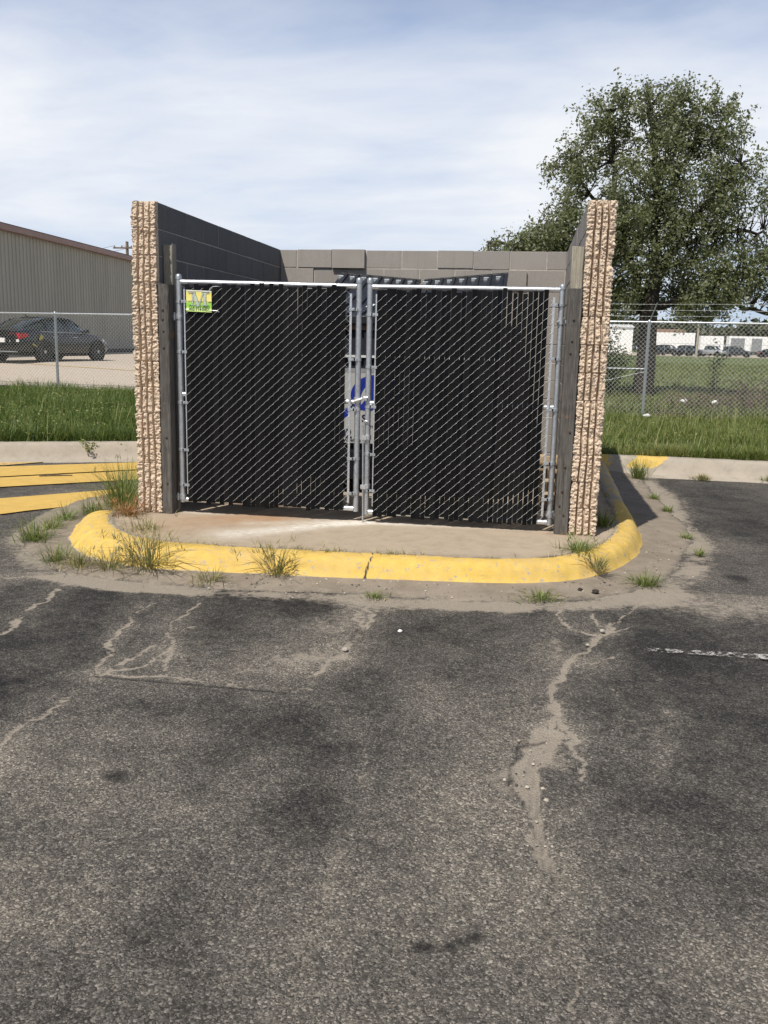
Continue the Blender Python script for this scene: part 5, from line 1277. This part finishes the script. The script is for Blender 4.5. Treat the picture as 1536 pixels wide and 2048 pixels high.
# ------------------------------------------------------------------ big tree and shrubs
def tree():
    r = np.random.default_rng(23); bx, by, bz = 6.38, 19.6, .05
    g = thing('broadleaf_tree', 'large grey-green broadleaf tree with a dark trunk behind the right fence', 'tree', (bx, by, bz))
    E = [((6.3, 20.3, 6.30), (2.55, 2.2, 2.25), 380), ((5.9, 20.1, 4.2), (2.6, 2.1, 1.35), 290), ((4.75, 19.8, 4.9), (1.2, 1.4, 1.0), 90), ((4.1, 19.7, 4.1), (1.5, 1.4, 1.0), 140), ((2.75, 19.5, 3.95), (1.35, 1.1, .75), 110),
         ((8.25, 20.3, 5.4), (1.5, 1.6, 1.5), 140), ((8.6, 20.1, 3.45), (1.6, 1.4, 1.05), 140), ((10.2, 20.0, 3.7), (1.3, 1.3, 1.4), 100), ((7.2, 19.9, 2.9), (1.8, 1.4, .7), 100), ((5.2, 19.7, 3.0), (1.3, 1.2, .7), 90), ((5.8, 20.3, 8.0), (1.6, 1.4, .75), 70), ((4.2, 20.2, 6.3), (.8, .9, 1.0), 45), ((5.3, 20.3, 6.6), (1.3, 1.4, 1.3), 110), ((7.6, 20.3, 7.2), (1.2, 1.3, 1.1), 80), ((5.3, 19.5, 2.5), (1.0, .8, .5), 45), ((7.6, 19.6, 2.45), (1.1, .8, .4), 40)]
    limbs = []
    def limb(p, rad, name='branch'):
        P = catmull(p, 6); P = P+np.r_[[[0, 0, 0]], r.normal(0, .035, (len(P)-1, 3))]
        u = MB(); u.tube([tuple(q) for q in P], list(np.linspace(rad, rad*.22, len(P))), 8); u.build(name, M['bark'], g, 60); limbs.append(P)
    u = MB(); P = [(bx-.02, by, bz-.1), (bx, by, bz+.25), (bx+.03, by, 1.0), (bx+.02, by+.02, 1.8), (bx, by+.05, 2.6), (bx+.1, by+.2, 3.4)]
    u.tube(P, [.40, .30, .265, .25, .24, .20], 14); u.build('trunk', M['bark'], g, 60); limbs.append(np.array(P[2:]))
    T = (bx, by+.05, 2.4)
    limb([T, (5.3, 19.8, 3.0), (4.2, 19.7, 3.8), (3.0, 19.5, 4.1), (1.9, 19.4, 4.25)], .13)
    limb([T, (5.9, 20.0, 3.6), (5.4, 20.3, 5.0), (5.2, 20.4, 6.6), (5.0, 20.4, 7.8)], .15)
    limb([(bx+.1, by+.2, 3.3), (6.5, 20.2, 4.4), (6.4, 20.4, 6.0), (6.2, 20.5, 7.6), (6.0, 20.5, 8.6)], .17)
    limb([(bx+.1, by+.2, 3.2), (7.1, 20.1, 4.3), (7.9, 20.3, 5.5), (8.6, 20.4, 6.5)], .13)
    limb([T, (7.3, 19.8, 2.75), (8.4, 19.9, 2.75), (9.6, 20.0, 2.45), (10.8, 20.1, 2.2)], .12)
    limb([(7.0, 20.05, 4.2), (8.3, 20.2, 4.6), (9.4, 20.3, 4.6), (10.2, 20.3, 4.2)], .08)
    limb([(5.6, 20.2, 4.6), (4.6, 20.1, 5.6), (4.1, 20.1, 6.6)], .08)
    limb([(6.45, 20.3, 5.2), (7.2, 20.4, 6.6), (7.5, 20.4, 7.9)], .08)
    limb([(4.2, 19.7, 3.8), (3.6, 19.6, 4.5), (3.2, 19.6, 4.8)], .05)
    LP = np.concatenate([l[1:] for l in limbs])
    tw = MB(); C = []
    for c, rad, n in E:
        m = 0; n = int(n*1.2)
        while m < n:
            d_ = r.normal(0, 1, 3); d_ /= np.linalg.norm(d_); q = r.random()**.42
            p = np.array(c)+d_*np.array(rad)*q*(1+r.normal(0, .07))
            if fbm(np.array([p[0]*1+9]), np.array([p[2]+p[1]*.6+9]), .95, 31, 3)[0] < .375: m += .35; continue
            C.append(p); m += 1
    C = np.array(C); LV = []
    for p in C:
        k = np.argmin(((LP-p)**2).sum(1)+r.uniform(0, .4)); a = LP[k]; v = p-a; dist = np.linalg.norm(v)
        if dist > .3:
            mid = a+v*.55+r.normal(0, .08, 3)+np.array([0, 0, .05*dist]); tw.tube([tuple(a), tuple(mid), tuple(p)], [.016, .009, .003], 4, cap=False)
        u_ = v/(dist+1e-6); u_ = u_*.7+np.array([0, 0, .35])+r.normal(0, .35, 3); u_ /= np.linalg.norm(u_)
        tip = p+u_*r.uniform(.2, .48); tw.tube([tuple(p), tuple(tip)], [.004, .0015], 3, cap=False)
        m = r.integers(26, 48); t = r.uniform(-.5, 1.05, m)[:, None]; LV.append(p+(tip-p)*t+r.normal(0, .085, (m, 3)))
    tw.build('twigs', M['bark'], g)
    leaves(np.concatenate(LV), .100, r, 'crown', M['leaf'], g, .35)
tree()
def shrub(x, y, z, rad, h, n, label, seed, mat='leafd', leaf=.08):
    r = np.random.default_rng(seed); g = thing('shrub', label, 'shrub', (x, y, z), 0, 'shrubs under the big tree')
    st = MB(); P = []
    for k in range(n):
        d_ = r.normal(0, 1, 3); d_ /= np.linalg.norm(d_); q = r.random()**.45
        p = np.array([x, y, z+h*.52])+d_*np.array([rad, rad*.8, h*.5])*q
        if k % 3 == 0: st.tube([(x+r.normal(0, .05), y, z-.05), tuple((np.array([x, y, z])+p)/2+r.normal(0, .06, 3)), tuple(p)], [.016, .01, .003], 4, cap=False)
        m = r.integers(14, 26); P.append(p+r.normal(0, .10, (m, 3)))
    st.build('stem', M['bark'], g); leaves(np.concatenate(P), leaf, r, 'foliage', M[mat], g)
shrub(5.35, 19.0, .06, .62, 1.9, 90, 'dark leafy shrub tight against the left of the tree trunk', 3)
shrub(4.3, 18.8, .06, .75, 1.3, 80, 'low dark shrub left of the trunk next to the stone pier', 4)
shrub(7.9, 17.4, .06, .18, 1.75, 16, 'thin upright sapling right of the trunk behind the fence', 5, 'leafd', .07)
def brush(x, y, z, rx, ry, h, n, label, seed, arch=.5):
    r = np.random.default_rng(seed); g = thing('brush_pile', label, 'brush pile', (x, y, z), 0, 'dead brush beyond the fence'); u = MB()
    for k in range(n):
        a = r.uniform(0, 6.28); p = np.array([x+r.normal(0, rx*.5), y+r.normal(0, ry*.5), z]); L = r.uniform(.4, 1.0)*rx
        d_ = np.array([math.cos(a)*L, math.sin(a)*L*.6, 0]); hh = h*r.uniform(.3, 1)
        pts = [p, p+d_*.5+np.array([0, 0, hh]), p+d_+np.array([0, 0, hh*r.uniform(.3, 1.1)])]
        u.tube([tuple(q) for q in catmull(pts, 4)], [.012]*4+[.008]*4+[.004], 4, cap=False)
        for j in range(2):
            q = np.array(pts[1])+r.normal(0, .1, 3); u.tube([tuple(q), tuple(q+r.normal(0, .28, 3)*np.array([1, .6, .7]))], [.005, .002], 3, cap=False)
    u.build('branches', M['twig'], g)
brush(8.6, 14.6, .05, 1.0, .8, .70, 60, 'grey-brown heap of dead branches behind the fence at the right', 2)
brush(6.9, 14.2, .05, .8, .6, .40, 40, 'thin scatter of dead sticks left of the branch heap', 3)
brush(10.2, 14.8, .05, .9, .8, .9, 60, 'dead branch heap beyond the right edge of the branch heap', 6)
brush(6.1, 11.75, .03, .5, .15, .14, 26, 'low dark sticks lying along the foot of the barbed fence', 4)

# ------------------------------------------------------------------ small things on the ground
def lump(name, x, y, z, s, mat, label, cat, seed, flat=.6, group=None):
    r = np.random.default_rng(seed); mb = MB(); n, k = 9, 6; secs = []
    for j in range(k+1):
        ph = -PI/2+PI*j/k; R_ = max(.02, math.cos(ph))
        secs.append([(x+s*R_*math.cos(2*PI*i/n)*r.uniform(.75, 1.2), y+s*R_*math.sin(2*PI*i/n)*r.uniform(.75, 1.2), z+s*flat*(.75+math.sin(ph))*r.uniform(.9, 1.1)) for i in range(n)])
    mb.loft(secs); o = mb.build(name, mat, None, 60)
    return tag(o, label, cat, group)
lump('soil_clod', 3.583, -1.13, G-.004, .026, M['clod'], 'largest dark clod at the right end of the gutter litter', 'clod', 1)
lump('soil_clod', 3.49, -1.105, G-.002, .020, M['clod'], 'long dark clod left of the largest clod', 'clod', 2)
lump('soil_clod', 3.30, -1.07, G, .012, M['clod'], 'tiny clod beside the flat yellowish weed patch', 'clod', 3)
lump('soil_clod', 3.40, -.98, G+.004, .013, M['clod'], 'tiny dark clod close under the yellow kerb face', 'clod', 4)
lump('soil_clod', 3.66, -.90, G+.004, .010, M['clod'], 'tiny clod on the gutter near the kerb corner', 'clod', 5)
lump('soil_clod', 3.08, -1.22, G-.002, .011, M['clod'], 'small clod at the left end of the yellowish weed patch', 'clod', 6)
lump('pebble', 3.566, -1.90, LOT+.002, .016, M['stone'], 'pale pebble at the meeting of two cracks', 'stone', 7)
lump('pebble', 2.464, -2.153, LOT+.002, .014, M['litter'], 'white chip on the asphalt below the gate gap', 'stone', 8)
lump('pebble', 2.229, -2.51, LOT+.002, .017, M['stone'], 'tan stone on the dusty crack left of centre', 'stone', 9)
lump('pebble', 3.47, -2.16, LOT+.002, .012, M['stone'], 'pale pebble below the fork in the right crack', 'stone', 10)
lump('pebble', 1.62, -1.30, G, .012, M['stone'], 'little stone on the gutter by the spiky clump', 'stone', 11)
lump('pebble', 1.05, -1.36, G-.006, .015, M['stone'], 'grey stone on the gutter right of the large kerb clump', 'stone', 12)
lump('litter', 5.47, 11.35, .075, .09, M['litter'], 'white scrap of litter at the foot of the barbed fence post', 'litter', 13, .45)
lump('litter', 6.9, 15.9, .12, .10, M['litter'], 'white litter scrap in the grass left of the dead branches', 'litter', 14, .6)
lump('litter', 7.55, 15.6, .12, .10, M['litter'], 'white litter scrap in the grass in front of the dead branches', 'litter', 15, .6)
def grit():
    r = np.random.default_rng(5); n = 900; i = r.integers(int(NK*.22), int(NK*.97), n); o = .23+np.abs(r.normal(0, .16, n))+.10*(r.random(n) < .5)
    p = KP[i]+KN[i]*o[:, None]; z = np.interp(o, [.22, .56, .64, 1], [-.118, -.140, LOT+.001, LOT+.001])
    k = 60; q = np.stack([3.17+r.normal(0, .05, k), r.uniform(-4.2, -3.35, k)], 1); p = np.r_[p, q]; z = np.r_[z, np.full(k, LOT)]
    s_ = np.abs(r.normal(0, .0026, len(p)))+.0016; V, F = [], []
    a = r.uniform(0, 6.28, len(p))
    for dx, dy, dz in ((-1, -1, -.3), (1, -1, -.3), (1, 1, -.3), (-1, 1, -.3), (-.6, -.7, .9), (.7, -.5, .8), (.6, .6, 1.), (-.7, .6, .7)):
        V.append(np.stack([p[:, 0]+s_*(dx*np.cos(a)-dy*np.sin(a)), p[:, 1]+s_*(dx*np.sin(a)+dy*np.cos(a))*.8, z+s_*dz*.8], -1))
    V = np.stack(V, 1).reshape(-1, 3); b = np.arange(len(p))[:, None, None]*8
    F = (b+np.array([[4, 5, 6, 7], [0, 1, 5, 4], [1, 2, 6, 5], [2, 3, 7, 6], [3, 0, 4, 7]])[None]).reshape(-1, 4)
    t = NT('loose_grit'); t.set(Base_Color=t.ramp(t.island(), [(0, (.05, .045, .04)), (.5, (.20, .17, .135)), (1, (.46, .41, .34))]), Roughness=.95)
    tag(np_obj('grit', V, F, t.m), 'loose grit and crumbs of stone along the gutter and in the long crack', 'grit', kind='stuff')
grit()
mb = MB(); mb.tube([(-2.20, 2.30, LOT+.02), (-2.05, 2.36, LOT+.026), (-1.88, 2.44, LOT+.02)], [.008, .010, .006], 6)
tag(mb.build('fallen_twig', M['twig'], None, 60), 'short brown twig lying on the middle yellow stripe', 'twig')
